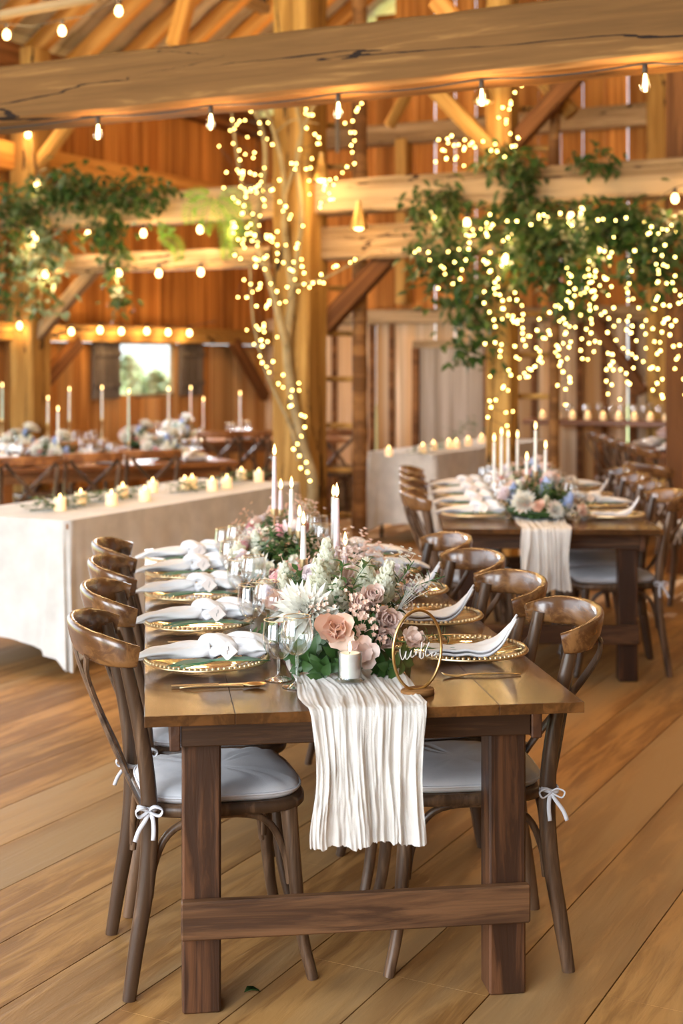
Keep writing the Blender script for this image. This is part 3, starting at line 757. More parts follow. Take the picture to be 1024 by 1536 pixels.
def make_chair(name, ties=True, square=False):
    t = empty(name, label='x', cat='chair')
    ol = outline(-.215, .215, .215)
    MB().plate_shape(ol, .425, .455, .008).build('seat', 'chair_wood', t, smooth=50)
    if not square:
        m = MB(); pad(m, [(x*.95, y*.95) for x, y in ol], .456, .487); cu = m.build('cushion', 'cushion_cloth', t, smooth=180)
        m = MB(); m.tube([(x*.955, y*.955, .473) for x, y in ol]+[(ol[0][0]*.955, ol[0][1]*.955, .473)], .0035, seg=5); m.build('piping', 'tie_cloth', cu, smooth=180)
    for s in (-1, 1):
        P = crom([(-.250,s*.208,0), (-.232,s*.203,.12), (-.205,s*.196,.29), (-.198,s*.193,.45), (-.215,s*.196,.62), (-.262,s*.204,.845 if not square else .86)], 5)
        MB().tube(P, lerp_list([(.0165,.0135),(.019,.015),(.0215,.017),(.021,.017),(.019,.016),(.016,.015)], len(P)), seg=10, hint=(1,0,0), power=.75).build('leg', 'chair_wood', t, smooth=60)
        P = crom([(.158,s*.165,.43), (.170,s*.175,.28), (.186,s*.188,.12), (.212,s*.205,0)], 5)
        MB().tube(P, lerp_list([.022,.019,.016,.0145], len(P)), seg=10).build('leg', 'chair_wood', t, smooth=60)
        P = crom([(-.196,s*.180,.235), (-.186,s*.178,.31), (-.150,s*.174,.385), (-.07,s*.170,.418), (.05,s*.168,.418), (.112,s*.166,.385), (.148,s*.168,.31), (.160,s*.172,.235)], 4)
        MB().tube(P, .0098, seg=8).build('brace', 'chair_wood', t, smooth=60)
    for x, y0 in ((.163, .166), (-.196, .180)):
        P = crom([(x,-y0,.25), (x,-y0+.012,.32), (x,-y0+.055,.392), (x,-y0+.12,.42), (x,y0-.12,.42), (x,y0-.055,.392), (x,y0-.012,.32), (x,y0,.25)], 4)
        MB().tube(P, .0095, seg=8).build('brace', 'chair_wood', t, smooth=60)
    if not square:
        P = []; RS = []
        for i in range(25):
            a = -1.72+3.44*i/24
            P.append((-.248-.118*math.cos(a)*1.0, .222*math.sin(a)/math.sin(1.57) if abs(a) < 1.57 else math.copysign(.222*math.sin(abs(a)), a), .842+.022*math.cos(a)))
            e = max(0, abs(a)-1.0)/.72
            RS.append((.040-.014*e, .0125))
        MB().tube(P, RS, seg=12, hint=(-.25,0,1), power=.6).build('top_rail', 'chair_rail_wood', t, smooth=60)
        z1 = .80
    else:
        P = [(-.262-.028*(1-(y/.21)**2), y, .850) for y in [-.225+.45*i/12 for i in range(13)]]
        MB().tube(P, (.034, .011), seg=12, hint=(0,0,1), power=.6).build('top_rail', 'far_table_wood', t, smooth=60)
        z1 = .82
    for s in (-1, 1):
        d = .004*s
        if not square: P = crom([(-.212,s*.165,.455), (-.245+d,s*.120,.53), (-.300+d,0,.655), (-.345+d,-s*.105,.775), (-.350+d,-s*.13,.83)], 6)
        else: P = crom([(-.205,s*.12,.46), (-.222+d,s*.08,.54), (-.25+d,0,.64), (-.272+d,-s*.12,.76), (-.285+d,-s*.18,.835)], 6)
        MB().tube(P, (.0052, .0165), seg=8, hint=(1,0,.3), power=.6).build('back_slat', 'chair_wood', t, smooth=60)
    if ties:
        for s in (-1, 1):
            m = MB(); x, y = -.203, s*.192
            m.tube([(x+.024*math.cos(a), y+.022*math.sin(a), .462+.004*math.sin(2*a)) for a in [i*PI/6 for i in range(13)]], (.007, .003), seg=6, hint=(0,0,1))
            yo = y+s*.022
            for k in (-1, 1):
                m.tube(crom([(x,yo,.462), (x+k*.014,yo+s*.010,.472), (x+k*.032,yo+s*.012,.464), (x+k*.024,yo+s*.014,.450), (x,yo+s*.004,.46)], 4), (.006, .0022), seg=6, hint=(0,1,.4))
                m.tube(crom([(x,yo,.46), (x+k*.008,yo+s*.014,.445), (x-.008+k*.018,yo+s*.02,.42), (x-.014+k*.022,yo+s*.024,.395)], 4), (.006, .002), seg=6, hint=(1,0,.4))
            m.build('tie', 'tie_cloth', cu, smooth=180)
    return t
CH1 = make_chair('crossback_chair')
CHX = make_chair('straight_crossback_chair', ties=False, square=True)

# ---------------------------------------------------------------- farm tables
class Frame:
    """a place on a table: v across, u along, z up"""
    def __init__(s, X, Y, ang): s.o = Vector((X, Y, 0)); s.a = ang
    def __call__(s, v, u, z=0.0):
        c, n = math.cos(s.a), math.sin(s.a); return s.o+Vector((c*v-n*u, n*v+c*u, z))
TOP = .76
def farm_table(fr, W, L, label):
    t = empty('farm_table', fr(0,0), fr.a, label, 'table')
    m = MB(); k = 5; w = W/k
    for i in range(k): m.box((-W/2+w*(i+.5), L/2, TOP-.0125), (w-.0006, L, .025), ch=.0012)
    m.build('tabletop', 'table_top_wood', t, smooth=None)
    e = W/2
    for s in (-1, 1):
        MB().box((s*(e-.072), L/2, .686), (.026, L-.30, .096), ch=.003).build('side_apron', 'table_wood_y', t, smooth=None)
    for u in (.168, L-.168):
        MB().box((0, u, .690), (W-.172, .028, .088), ch=.003).build('end_apron', 'table_wood_x', t, smooth=None)
    for u in (.232, L-.232):
        for s in (-1, 1): MB().box((s*(e-.136), u, .366), (.092, .092, .732), ch=.005).build('leg', 'table_wood_z', t, smooth=None)
        q = u-.062 if u < 1 else u+.062
        MB().box((0, q, .232), (W-.172, .028, .092), ch=.004).build('stretcher', 'table_wood_x', t, smooth=None)
    return t
M = Frame(.063, 3.258, math.atan2(.136, .991))
S = Frame(.998, 6.72, -.040)
farm_table(M, 1.02, 2.85, 'dark stained plank farm table set for guests, closest to the viewer')
farm_table(S, 1.04, 2.75, 'dark plank farm table beyond the front one, on the open side')

# chairs round the two tables
wh = ['first from the near end', 'second from the near end', 'third from the near end', 'fourth from the near end']
US_L = [.52, 1.03, 1.56, 2.04]; US_R = [.52, 1.02, 1.52, 2.03]
for i, u in enumerate(US_L):
    v = (-.325, -.315, -.315, -.32)[i]
    place(CH1, USED, M(v, u), rz=M.a+(.125, .05, .03, .04)[i], label='cross-back chair with pale cushion, window side of the front table, '+wh[i])
for i, u in enumerate(US_R):
    place(CH1, USED, M((.325,.315,.315,.32)[i], u), rz=M.a+PI+(-.06, .02, .05, -.02)[i], label='cross-back chair with pale cushion, open side of the front table, '+wh[i])
for i, u in enumerate((.50, 1.02, 1.54, 2.06)):
    place(CH1, USED, S(-.34, u), rz=S.a+(.02, -.03, .04, 0)[i], label='cross-back chair on the window side of the second farm table, '+wh[i])
    place(CH1, USED, S(.345, u), rz=S.a+PI+(.05, -.03, .02, 0)[i], label='cross-back chair on the open side of the second farm table, '+wh[i])

# ---------------------------------------------------------------- gauze runner
def runner(fr, v0, w, u1, drop, label, seed, Wmat='gauze_cloth'):
    nu, nv = 130, 130; tot = u1+drop; S0 = seed*13.7
    def rdg(x, d, f, fd, o):                      # sharp irregular gathers running along the cloth
        n = mnoise.noise(Vector((x*f+o, d*fd+o*.3, S0)))
        return 1-min(1, abs(n)*2.6)
    def fn(s, t):
        d = t*tot; x = (s-.5)*2; h = d-u1
        xw = x+.10*mnoise.noise(Vector((x*1.5, d*3.5, S0+5)))
        rp = .55*rdg(xw, d, 3.2, 1.6, 1.1)+.35*rdg(xw, d, 7.0, 2.6, 4.2)+.22*rdg(xw, d, 15, 4.5, 9.1)+.10*mnoise.noise(Vector((x*30, d*26, S0)))
        edge = .10*mnoise.noise(Vector((7.3*(1 if x > 0 else -1), d*5, S0)))*abs(x)**3
        v = v0+(x*(1+(.03 if h < 0 else -.05*math.sin(min(1, h/.3)*PI)))+edge)*w/2+.010*mnoise.noise(Vector((x*2, d*4, S0+9)))
        lift = .009*rp
        if h <= 0: return fr(v, -h, TOP+.004+lift)
        if h < .03:
            a = h/.03*PI/2; r = .008+lift
            return fr(v, -math.sin(a)*r-.002, TOP-.006+.010*0+math.cos(a)*r)
        hang = min(1, h/.2)
        z = TOP-.006-(h-.03)-.02*drop*0
        hem = (.016*mnoise.noise(Vector((x*2.2, 3, S0)))+.008*mnoise.noise(Vector((x*9, 7, S0)))+.004*mnoise.noise(Vector((x*34, 7, S0))))*max(0, (t-.7)/.3)
        out = .010+lift+(.020*rp+.016*mnoise.noise(Vector((x*1.6, h*3, S0+2)))+.012)*hang
        return fr(v, -out, z+hem)
    m = MB(); m.grid(fn, nu, nv)
    o = m.build('table_runner', Wmat, smooth=180); tag(o, label, 'table runner')
    return o
def M_(fr, v, u, z): return fr(v, u, z)
runner(M, -.005, .268, .95, .325, 'cream crinkled gauze runner hanging over the near end of the front table', 3)
runner(S, -.035, .235, .9, .31, 'cream gauze runner hanging over the near end of the second table', 8)

# ---------------------------------------------------------------- place settings
def mk_charger():
    t = empty('charger_plate', label='x', cat='plate')
    m = MB(); m.lathe([(0,.004),(.06,.004),(.085,.006),(.11,.012),(.155,.019),(.163,.022),(.163,.025),(.154,.0225),(.11,.016),(.088,.0105),(.06,.009),(0,.009)], 56)
    m.build('plate_body', 'charger_glass', t, smooth=60)
    m = MB()
    for k in range(68):
        a = 2*PI*k/68; m.ball((.157*math.cos(a), .157*math.sin(a), .0265), .0054, 6, 4)
    m.lathe([(.164,.021),(.1655,.024),(.163,.026)], 56)
    m.build('beaded_rim', 'gold', t, smooth=180)
    return t
CHG = mk_charger()
def napkin_twist(seed, mirror=1, ln=.37):
    """linen twisted along x with a loose knot: built from a few swept, creased folds"""
    rr = random.Random(seed)
    def body(pts, rad, seg=22, cre=.17, ph=0.0):
        P = crom(pts, 7); n = len(P); rs = lerp_list(rad, n); V = []; Fc = []
        for i, p in enumerate(P):
            t = (P[min(i+1, n-1)]-P[max(i-1, 0)]).normalized(); up = Vector((0,0,1)); sd = t.cross(up).normalized(); up = sd.cross(t)
            for k in range(seg):
                a = 2*PI*k/seg
                w = 1+cre*math.sin(3*a+i*.22+ph)+cre*.6*math.sin(5*a-i*.3+ph*2)+cre*.35*math.sin(9*a+i*.5)
                V.append(p+sd*math.cos(a)*rs[i][0]*w+up*math.sin(a)*rs[i][1]*w)
        for i in range(n-1):
            for k in range(seg): Fc.append((i*seg+k, i*seg+(k+1) % seg, (i+1)*seg+(k+1) % seg, (i+1)*seg+k))
        Fc.append(tuple(range(seg))[::-1]); Fc.append(tuple((n-1)*seg+k for k in range(seg)))
        return V, Fc
    m = MB(); h = ln/2; j = lambda s: rr.uniform(-s, s)
    m.add(*body([(-h,j(.01),-.004),(-h*.72,j(.006),.010),(-h*.35,0,.014),(0,0,.016),(h*.12,0,.018)], [(.020,.004),(.038,.013),(.042,.019),(.036,.021),(.022,.019)], ph=rr.random()*6))
    m.add(*body([(-.01,.030,.010),(.012,.012,.040),(.045,-.006,.045),(.075,-.026,.028),(.085,-.03,.006)], [(.016,.010),(.022,.014),(.024,.015),(.020,.013),(.014,.008)], ph=2+j(1)))
    m.add(*body([(.02,-.02,.008),(.06,.0,.020),(.10,.004,.024),(.14,.0,.020),(h*.95,j(.01),.016)], [(.022,.014),(.026,.018),(.034,.022),(.038,.022),(.026,.008)], cre=.22, ph=j(3)))
    m.add(*body([(.05,.02,.03),(.09,.028,.046),(.14,.02,.044),(h*.86,.0,.026)], [(.012,.006),(.022,.012),(.024,.010),(.018,.005)], cre=.2, ph=j(3)))
    return m
def napkin_flat(seed):
    """folded linen lying flat with one corner lifted"""
    rr = random.Random(seed); m = MB()
    def fn(s, t):
        x = -.12+.26*s; y = (t-.5)*(.105-.02*s)
        lift = max(0, (s-.62)/.38); z = .014+.004*math.sin(9*x*10+seed)*.5+.085*lift**1.6*(.55+.45*(1-t))+.003*math.sin(t*9+s*7)
        return (x-.012*lift, y*(1-.25*lift)+.02*lift, z)
    m.grid(fn, 22, 12)
    def fn2(s, t):
        a = fn(s, t); return (a[0]*.97+.002, a[1]*.93-.004, a[2]-.011)
    m.grid(fn2, 22, 12)
    return m
NAPS = []
for k in range(3):
    m = napkin_twist(20+k); o = m.build('napkin', 'napkin_cloth', smooth=180); tag(o, 'x', 'napkin'); NAPS.append(o)
m = napkin_flat(3); NF = m.build('napkin', 'napkin_cloth', smooth=180, solid=.006); tag(NF, 'x', 'napkin')
def mk_card():
    t = empty('place_card', label='x', cat='place card')
    m = MB(); m.box((0,0,0), (.038,.038,.0012), ch=.0004); c = m.build('card', 'card_paper', t, smooth=None)
    m = MB(); m.tube([(-.007,-.006,.0012),(-.001,.001,.0012),(.003,-.001,.0012),(.009,.007,.0012)], .0007, seg=4); m.build('handwriting', 'ink', t, smooth=None)
    return t
CARD = mk_card()
def mk_leafflat():
    m = MB()
    for (c, d, ln, wd) in (((.02,-.012,.018),(-1,-.12,0),.15,.06), ((-.01,-.02,.020),(1,-.05,.02),.16,.058), ((0,-.028,.019),(-.6,-.25,0),.11,.05)):
        m.leaf(c, d, (0,0,1), ln, wd, .12, .06)
    o = m.build('green_leaf_sprig', 'leaf_flat', smooth=180, solid=.0015); return tag(o, 'x', 'leaf')
LF = mk_leafflat()
def mk_spoon():
    t = empty('gold_spoon', label='x', cat='spoon'); m = MB()
    P = crom([(-.10,0,.004),(-.05,0,.007),(.02,0,.006),(.055,0,.005)], 4)
    m.tube(P, lerp_list([(.0018,.0045),(.0015,.003),(.0016,.0022),(.0018,.003)], len(P)), seg=8, hint=(0,0,1)); m.build('spoon_handle', 'gold', t, smooth=180)
    m = MB()
    def fn(s, q):
        a = 2*PI*s; r = q; return (.082+.030*r*math.cos(a), .0185*r*math.sin(a), .010-.0075*(1-r*r))
    m.grid(fn, 18, 5); m.build('spoon_bowl', 'gold', t, smooth=180, solid=.0012)
    return t
def mk_fork():
    t = empty('gold_fork', label='x', cat='fork'); m = MB()
    P = crom([(-.10,0,.004),(-.04,0,.007),(.03,0,.006),(.05,0,.004)], 4)
    m.tube(P, lerp_list([(.0018,.0042),(.0015,.003),(.0016,.0024),(.0015,.008)], len(P)), seg=8, hint=(0,0,1)); m.build('fork_handle', 'gold', t, smooth=180)
    m = MB()
    for k in range(4):
        y = (k-1.5)*.0052; m.tube(crom([(.048,y*.8,.004),(.068,y,.003),(.09,y,.006),(.102,y,.011)], 3), .0012, seg=5)
    m.build('fork_tines', 'gold', t, smooth=180); return t
def mk_knife():
    t = empty('gold_knife', label='x', cat='knife'); m = MB()
    m.tube([(-.115,0,.005),(-.06,0,.005),(.0,0,.005)], (.003,.0042), seg=8, hint=(0,0,1)); m.build('knife_handle', 'gold', t, smooth=60)
    m = MB(); m.tube([(0,0,.005),(.03,.001,.005),(.08,.001,.005),(.108,-.002,.005),(.118,-.005,.005)], [(.0012,.003),(.001,.0085),(.001,.0095),(.0008,.006),(.0005,.001)], seg=8, hint=(0,0,1)); m.build('knife_blade', 'gold', t, smooth=60)
    return t
SPOON, FORK, KNIFE = mk_spoon(), mk_fork(), mk_knife()
def mk_wine(name, h, rb, rr_, stem, fr_):
    t = empty(name, label='x', cat='glass')
    m = MB(); hb = h-stem
    prof = [(.006, stem+.001), (.018, stem+.006), (rb*.8, stem+hb*.22), (rb, stem+hb*.45), (rb*.97, stem+hb*.65), (rr_*1.02, stem+hb*.9), (rr_, h)]
    P = crom([(a, 0, b) for a, b in prof], 4); m.lathe([(p.x, p.z) for p in P], 32); m.build('bowl', 'clear_glass', t, smooth=180)
    m = MB(); m.lathe([(.0045, stem+.004), (.0038, stem*.6), (.0038, stem*.3), (.0055, .012), (.012, .006), (fr_*.7, .0035), (fr_, .002), (fr_, .0008), (0, .0008)], 28); m.build('stem_and_foot', 'clear_glass', t, smooth=60)
    m = MB(); m.tube([(rr_*math.cos(a), rr_*math.sin(a), h) for a in [i*2*PI/36 for i in range(37)]], .0011, seg=5, cap=False); m.build('gold_rim', 'gold', t, smooth=180)
    return t
WG = mk_wine('wine_glass', .172, .040, .033, .075, .036)
WT = mk_wine('water_goblet', .150, .041, .036, .05, .034)

nth = ['at the first place setting', 'at the second place setting', 'at the third place setting', 'at the fourth place setting', 'at the fifth place setting']
def setting(fr, u, side, i, tb, kind, full=True):
    """side -1 window side, +1 open side; i the place counted from the near end"""
    tbl = {'M': 'of the front table', 'S': 'of the second table'}[tb]; sd = 'window side' if side < 0 else 'open side'
    tail = ' '+nth[i]+', '+sd+' '+tbl
    base = fr.a if side < 0 else fr.a+PI
    v = side*.350
    jr = R.uniform(-.05,.05)
    place(CHG, USED, fr(v, u, TOP), rz=base+jr, label='gold-beaded glass charger'+tail)
    if kind == 'twist':
        n = NAPS[i % 3]; place(n, USED, fr(side*.362, u-.012*0+.005, TOP+.027), rz=base+R.uniform(-.06,.06), label='twisted linen napkin'+tail)
        place(LF, USED, fr(side*.34, u-.062, TOP+.014), rz=fr.a+R.uniform(-.1,.1), label='green leaf sprig'+tail)
        cpos = fr(side*.30, u-.085, TOP+.058)
        c = place(CARD, USED, cpos, label='blush place card'+tail); c.rotation_euler = (math.radians(62), math.radians(R.uniform(-8,8)), fr.a+R.uniform(-.1,.3)); 
        for ch in c.children: ch.rotation_euler = (0,0,PI/4)
    else:
        place(NF, USED, fr(side*.355, u-.01, TOP+.014), rz=fr.a if side > 0 else fr.a+PI, label='folded linen napkin'+tail)
        place(LF, USED, fr(side*.27, u-.03, TOP+.008), rz=fr.a+PI+R.uniform(-.2,.2), label='green leaf sprig'+tail)
    if full:
        a = base
        place(KNIFE, USED, fr(side*.33, u-.225 if side < 0 else u+.225, TOP), rz=a+R.uniform(-.03,.03), label='gold knife'+tail)
        place(SPOON, USED, fr(side*.325, u-.247 if side < 0 else u+.250, TOP), rz=a+R.uniform(-.06,.1), label='gold spoon'+tail)
        place(FORK, USED, fr(side*.335, u+.205 if side < 0 else u-.235, TOP), rz=a+R.uniform(-.05,.05), label='gold fork'+tail)
    if tb == 'M' and i == 0 and side < 0:
        place(WG, USED, fr(-.140, .245, TOP+.001), label='gold-rimmed wine glass in front of the flowers, nearest on the table')
        place(WT, USED, fr(-.178, .325, TOP+.001), label='gold-rimmed water goblet just behind the nearest wine glass')
        return
    k = u-.24 if i else u-.05
    if side > 0: k = u+.15; 
    place(WG, USED, fr(side*.165, k, TOP+.001), label='gold-rimmed wine glass'+tail)
    place(WT, USED, fr(side*.205, k+.085, TOP+.001), label='gold-rimmed water goblet'+tail)
for i, u in enumerate((.50, 1.04, 1.57, 2.04, 2.42)): setting(M, u, -1, i, 'M', 'twist')
for i, u in enumerate((.53, 1.04, 1.54, 2.02, 2.42)): setting(M, u, 1, i, 'M', 'flat' if i < 3 else 'twist')
for i, u in enumerate((.48, 1.0, 1.54, 2.06)):
    setting(S, u, -1, i, 'S', 'twist', full=False); setting(S, u, 1, i, 'S', 'twist' if i % 2 else 'flat', full=False)

# ---------------------------------------------------------------- flowers
def petal(m, base, d, up, ln, wd, cup, ruff=.0, rr=R):
    base = Vector(base); d = Vector(d).normalized(); up = Vector(up); up = (up-d*up.dot(d)).normalized(); sd = d.cross(up); p0 = rr.uniform(0,6)
    def fn(s, t):
        x = (s-.5)*2; w = wd*math.sin(PI*(.12+.80*t)**.85)*.5 if t < .98 else wd*.30
        return base+d*ln*t*(1-.10*x*x*t)+sd*(x*w)+up*(cup*ln*(t*t*.9)+cup*ln*.6*x*x*t+ruff*ln*math.sin(x*6+p0)*t)
    m.grid(fn, 4, 4)
def mk_rose(name, mat, r=.036, seed=0, openness=.5, n=15, core=None):
    rr = random.Random(seed); m = MB()
    for i in range(n):
        f = i/n; a = i*2.4; el = math.radians(78-72*f*openness*1.3)
        d = Vector((math.cos(a)*math.cos(el), math.sin(a)*math.cos(el), math.sin(el)))
        petal(m, Vector((math.cos(a), math.sin(a), 0))*r*.10*f+Vector((0,0,.0)), d, Vector((-math.cos(a), -math.sin(a), .9)), r*(.62+.5*f), r*(.7+.55*f), .32+.12*(1-f), .03, rr)
    me = m.build(name, mat, smooth=180).data
    o = bpy.data.objects[-1] if 0 else None
    return me
def mk_dahlia(name, mat, r=.045, seed=0, n=90):
    rr = random.Random(seed); m = MB()
    for i in range(n):
        f = i/n; a = i*2.4; el = math.radians(86-84*f)
        d = Vector((math.cos(a)*math.cos(el), math.sin(a)*math.cos(el), math.sin(el)+.05))
        m.leaf(d*r*.12, d, (-math.cos(a),-math.sin(a),1), r*(.62+.42*f)*rr.uniform(.85,1.1), r*.24, .7, -.25)
    return m.build(name, mat, smooth=180).data
def mk_snap(name, mat, h=.13, seed=0):
    rr = random.Random(seed); m = MB()
    for i in range(22):
        f = i/22; a = i*2.4; z = h*f; s = .028*(1-.55*f)
        c = Vector((math.cos(a)*s*.3, math.sin(a)*s*.3, z)); 
        for k in range(3):
            b = a+(k-1)*.8; d = Vector((math.cos(b), math.sin(b), .35+.5*f)); petal(m, c, d+Vector((0,0,rr.uniform(-.4,.3))), (0,0,1), s*rr.uniform(.9,1.25), s*1.3, .45, .14, rr)
    return m.build(name, mat, smooth=180).data
def mk_open(name, mat, r=.03, seed=0):
    rr = random.Random(seed); m = MB()
    for i in range(9):
        a = i*2*PI/5+.3*(i > 4); el = math.radians(22+(i > 4)*25)
        petal(m, (0,0,0), (math.cos(a)*math.cos(el), math.sin(a)*math.cos(el), math.sin(el)), (0,0,1), r*(1-.15*(i > 4)), r*1.05, .25, .08, rr)
    return m.build(name, mat, smooth=180).data
def mk_spray(name, mat, seed=0, h=.12, n=14, lw=.022, ll=.045):
    rr = random.Random(seed); m = MB(); P = crom([(0,0,0),(rr.uniform(-.01,.01),rr.uniform(-.01,.01),h*.5),(rr.uniform(-.03,.03),rr.uniform(-.03,.03),h)], 6)
    m.tube(P, .0013, seg=4)
    for i in range(n):
        f = .15+.85*i/n; p = P[min(len(P)-1, int(f*(len(P)-1)))]; a = i*2.4+rr.random()
        m.leaf(p, (math.cos(a), math.sin(a), rr.uniform(.1,.8)), (0,0,1), ll*rr.uniform(.7,1.15), lw*rr.uniform(.8,1.2), .3, .25)
    return m.build(name, mat, smooth=180).data
def mk_filler(name, mat, seed=0, h=.1, n=34):
    rr = random.Random(seed); m = MB()
    for i in range(n):
        p = Vector((rr.gauss(0,.018), rr.gauss(0,.018), h*rr.uniform(.55,1.05)))
        if i % 3 == 0: m.tube([(0,0,0), p*.5+Vector((0,0,.01)), p], .0006, seg=3, cap=False)
        for k in range(5):
            a = k*2*PI/5+i; m.leaf(p, (math.cos(a), math.sin(a), .5), (0,0,1), .0065, .005, .2, 0)
    return m.build(name, mat, smooth=180).data
FL = {'blush_rose': mk_rose('blush_rose', 'petal_blush', .036, 1), 'cream_rose': mk_rose('cream_rose', 'petal_cream', .035, 2, .55), 'peach_rose': mk_rose('peach_rose', 'petal_peach', .036, 3, .75, 11),
      'pink_rose': mk_rose('pink_rose', 'petal_pink', .028, 4, .3, 12), 'lilac_rose': mk_rose('lilac_rose', 'petal_lilac', .036, 5, .6), 'white_dahlia': mk_dahlia('white_dahlia', 'petal_white', .05, 6),
      'white_snapdragon': mk_snap('white_snapdragon', 'petal_cream', .085, 7), 'ranunculus': mk_open('ranunculus', 'petal_blush', .032, 8), 'peach_blossom': mk_open('peach_blossom', 'petal_peach', .02, 9),
      'blue_delphinium': mk_snap('blue_delphinium', 'petal_blue', .07, 10), 'leaf_spray': mk_spray('leaf_spray', 'leaf_dark', 11), 'light_leaf_spray': mk_spray('light_leaf_spray', 'leaf_mid', 12, .15, 18, .012, .04),
      'sage_leaf_spray': mk_spray('sage_leaf_spray', 'leaf_sage', 13, .11, 10, .03, .045), 'broad_leaf_spray': mk_spray('broad_leaf_spray', 'leaf_dark', 14, .07, 12, .034, .055),
      'white_filler_flower': mk_filler('white_filler_flower', 'petal_white', 15), 'peach_filler_flower': mk_filler('peach_filler_flower', 'petal_peach', 16), 'blush_filler_flower': mk_filler('blush_filler_flower', 'petal_blush', 17, .08)}
for k, me in FL.items():
    for o in [o for o in bpy.data.objects if o.data == me]: bpy.data.objects.remove(o)
BLOOM = 1.25
def put(t, kind, p, d=(0,0,1), s=1.0, spin=None):
    o = bpy.data.objects.new(kind, FL[kind]); COL.objects.link(o); o.parent = t
    q = Vector(d).to_track_quat('Z', 'Y'); o.rotation_mode = 'QUATERNION'
    o.rotation_quaternion = q @ Matrix.Rotation(R.uniform(0,6) if spin is None else spin, 4, 'Z').to_quaternion()
    k_ = BLOOM if 'leaf' not in kind else .9
    o.location = p; o.scale = (s*k_,)*3
    return o
def arrangement(loc, rz, lx, ly, h, blooms, label, seed, nleaf=40, group=None, cat='flower arrangement', base=True, z0=TOP, counts=None):
    """an oval mound of greens studded with blooms; sizes: lx across, ly along"""
    rr = random.Random(seed); t = empty('floral_centerpiece', loc, rz, label, cat, group)
    m = MB(); m.ball((0,0,h*.18), 1, 18, 8, (lx*.42, ly*.42, h*.18)); m.build('moss_base', 'leaf_dark', t, smooth=180)
    def dirp(a, el, k=1.0):
        d = Vector((math.cos(a)*math.cos(el), math.sin(a)*math.cos(el), math.sin(el)))
        return d, Vector((d.x*lx/2*k, d.y*ly/2*k, .012+d.z*h*.72*k))
    for i in range(nleaf):
        a = rr.uniform(0, 2*PI); el = rr.uniform(0, 1.3)
        kind = ('broad_leaf_spray', 'leaf_spray', 'leaf_spray', 'light_leaf_spray', 'sage_leaf_spray')[i % 5] if i < nleaf*.6 or el > .5 else 'broad_leaf_spray'
        d, p = dirp(a, el, .5)
        put(t, kind, p, d+Vector((0,0,.15)), rr.uniform(.7, 1.0))
    n = len(blooms)
    for i, (kind, s) in enumerate(blooms):
        a = i*2.39996+rr.uniform(-.2,.2); el = math.asin(min(1, .12+.86*((i*.618) % 1)))
        d, p = dirp(a, el, .95)
        if kind in ('white_snapdragon', 'blue_delphinium'): put(t, kind, p*.62, d*.5+Vector((0,0,.9)), s)
        elif 'filler' in kind: put(t, kind, p*.6, d, s)
        else: put(t, kind, p*1.06, d+Vector((0,-.25,.1)), s)
    return t
MIX = [('white_dahlia',1),('blush_rose',1.0),('white_snapdragon',1),('ranunculus',1),('lilac_rose',1),('peach_rose',.95),('peach_filler_flower',1),('cream_rose',1),('white_filler_flower',1),('pink_rose',1)]
def mix(seed, n, without=()):
    rr = random.Random(seed); L = [b for b in MIX if b[0] not in without]; return [(k, s*rr.uniform(.8,1.1)) for k, s in (L*4)[:n]]
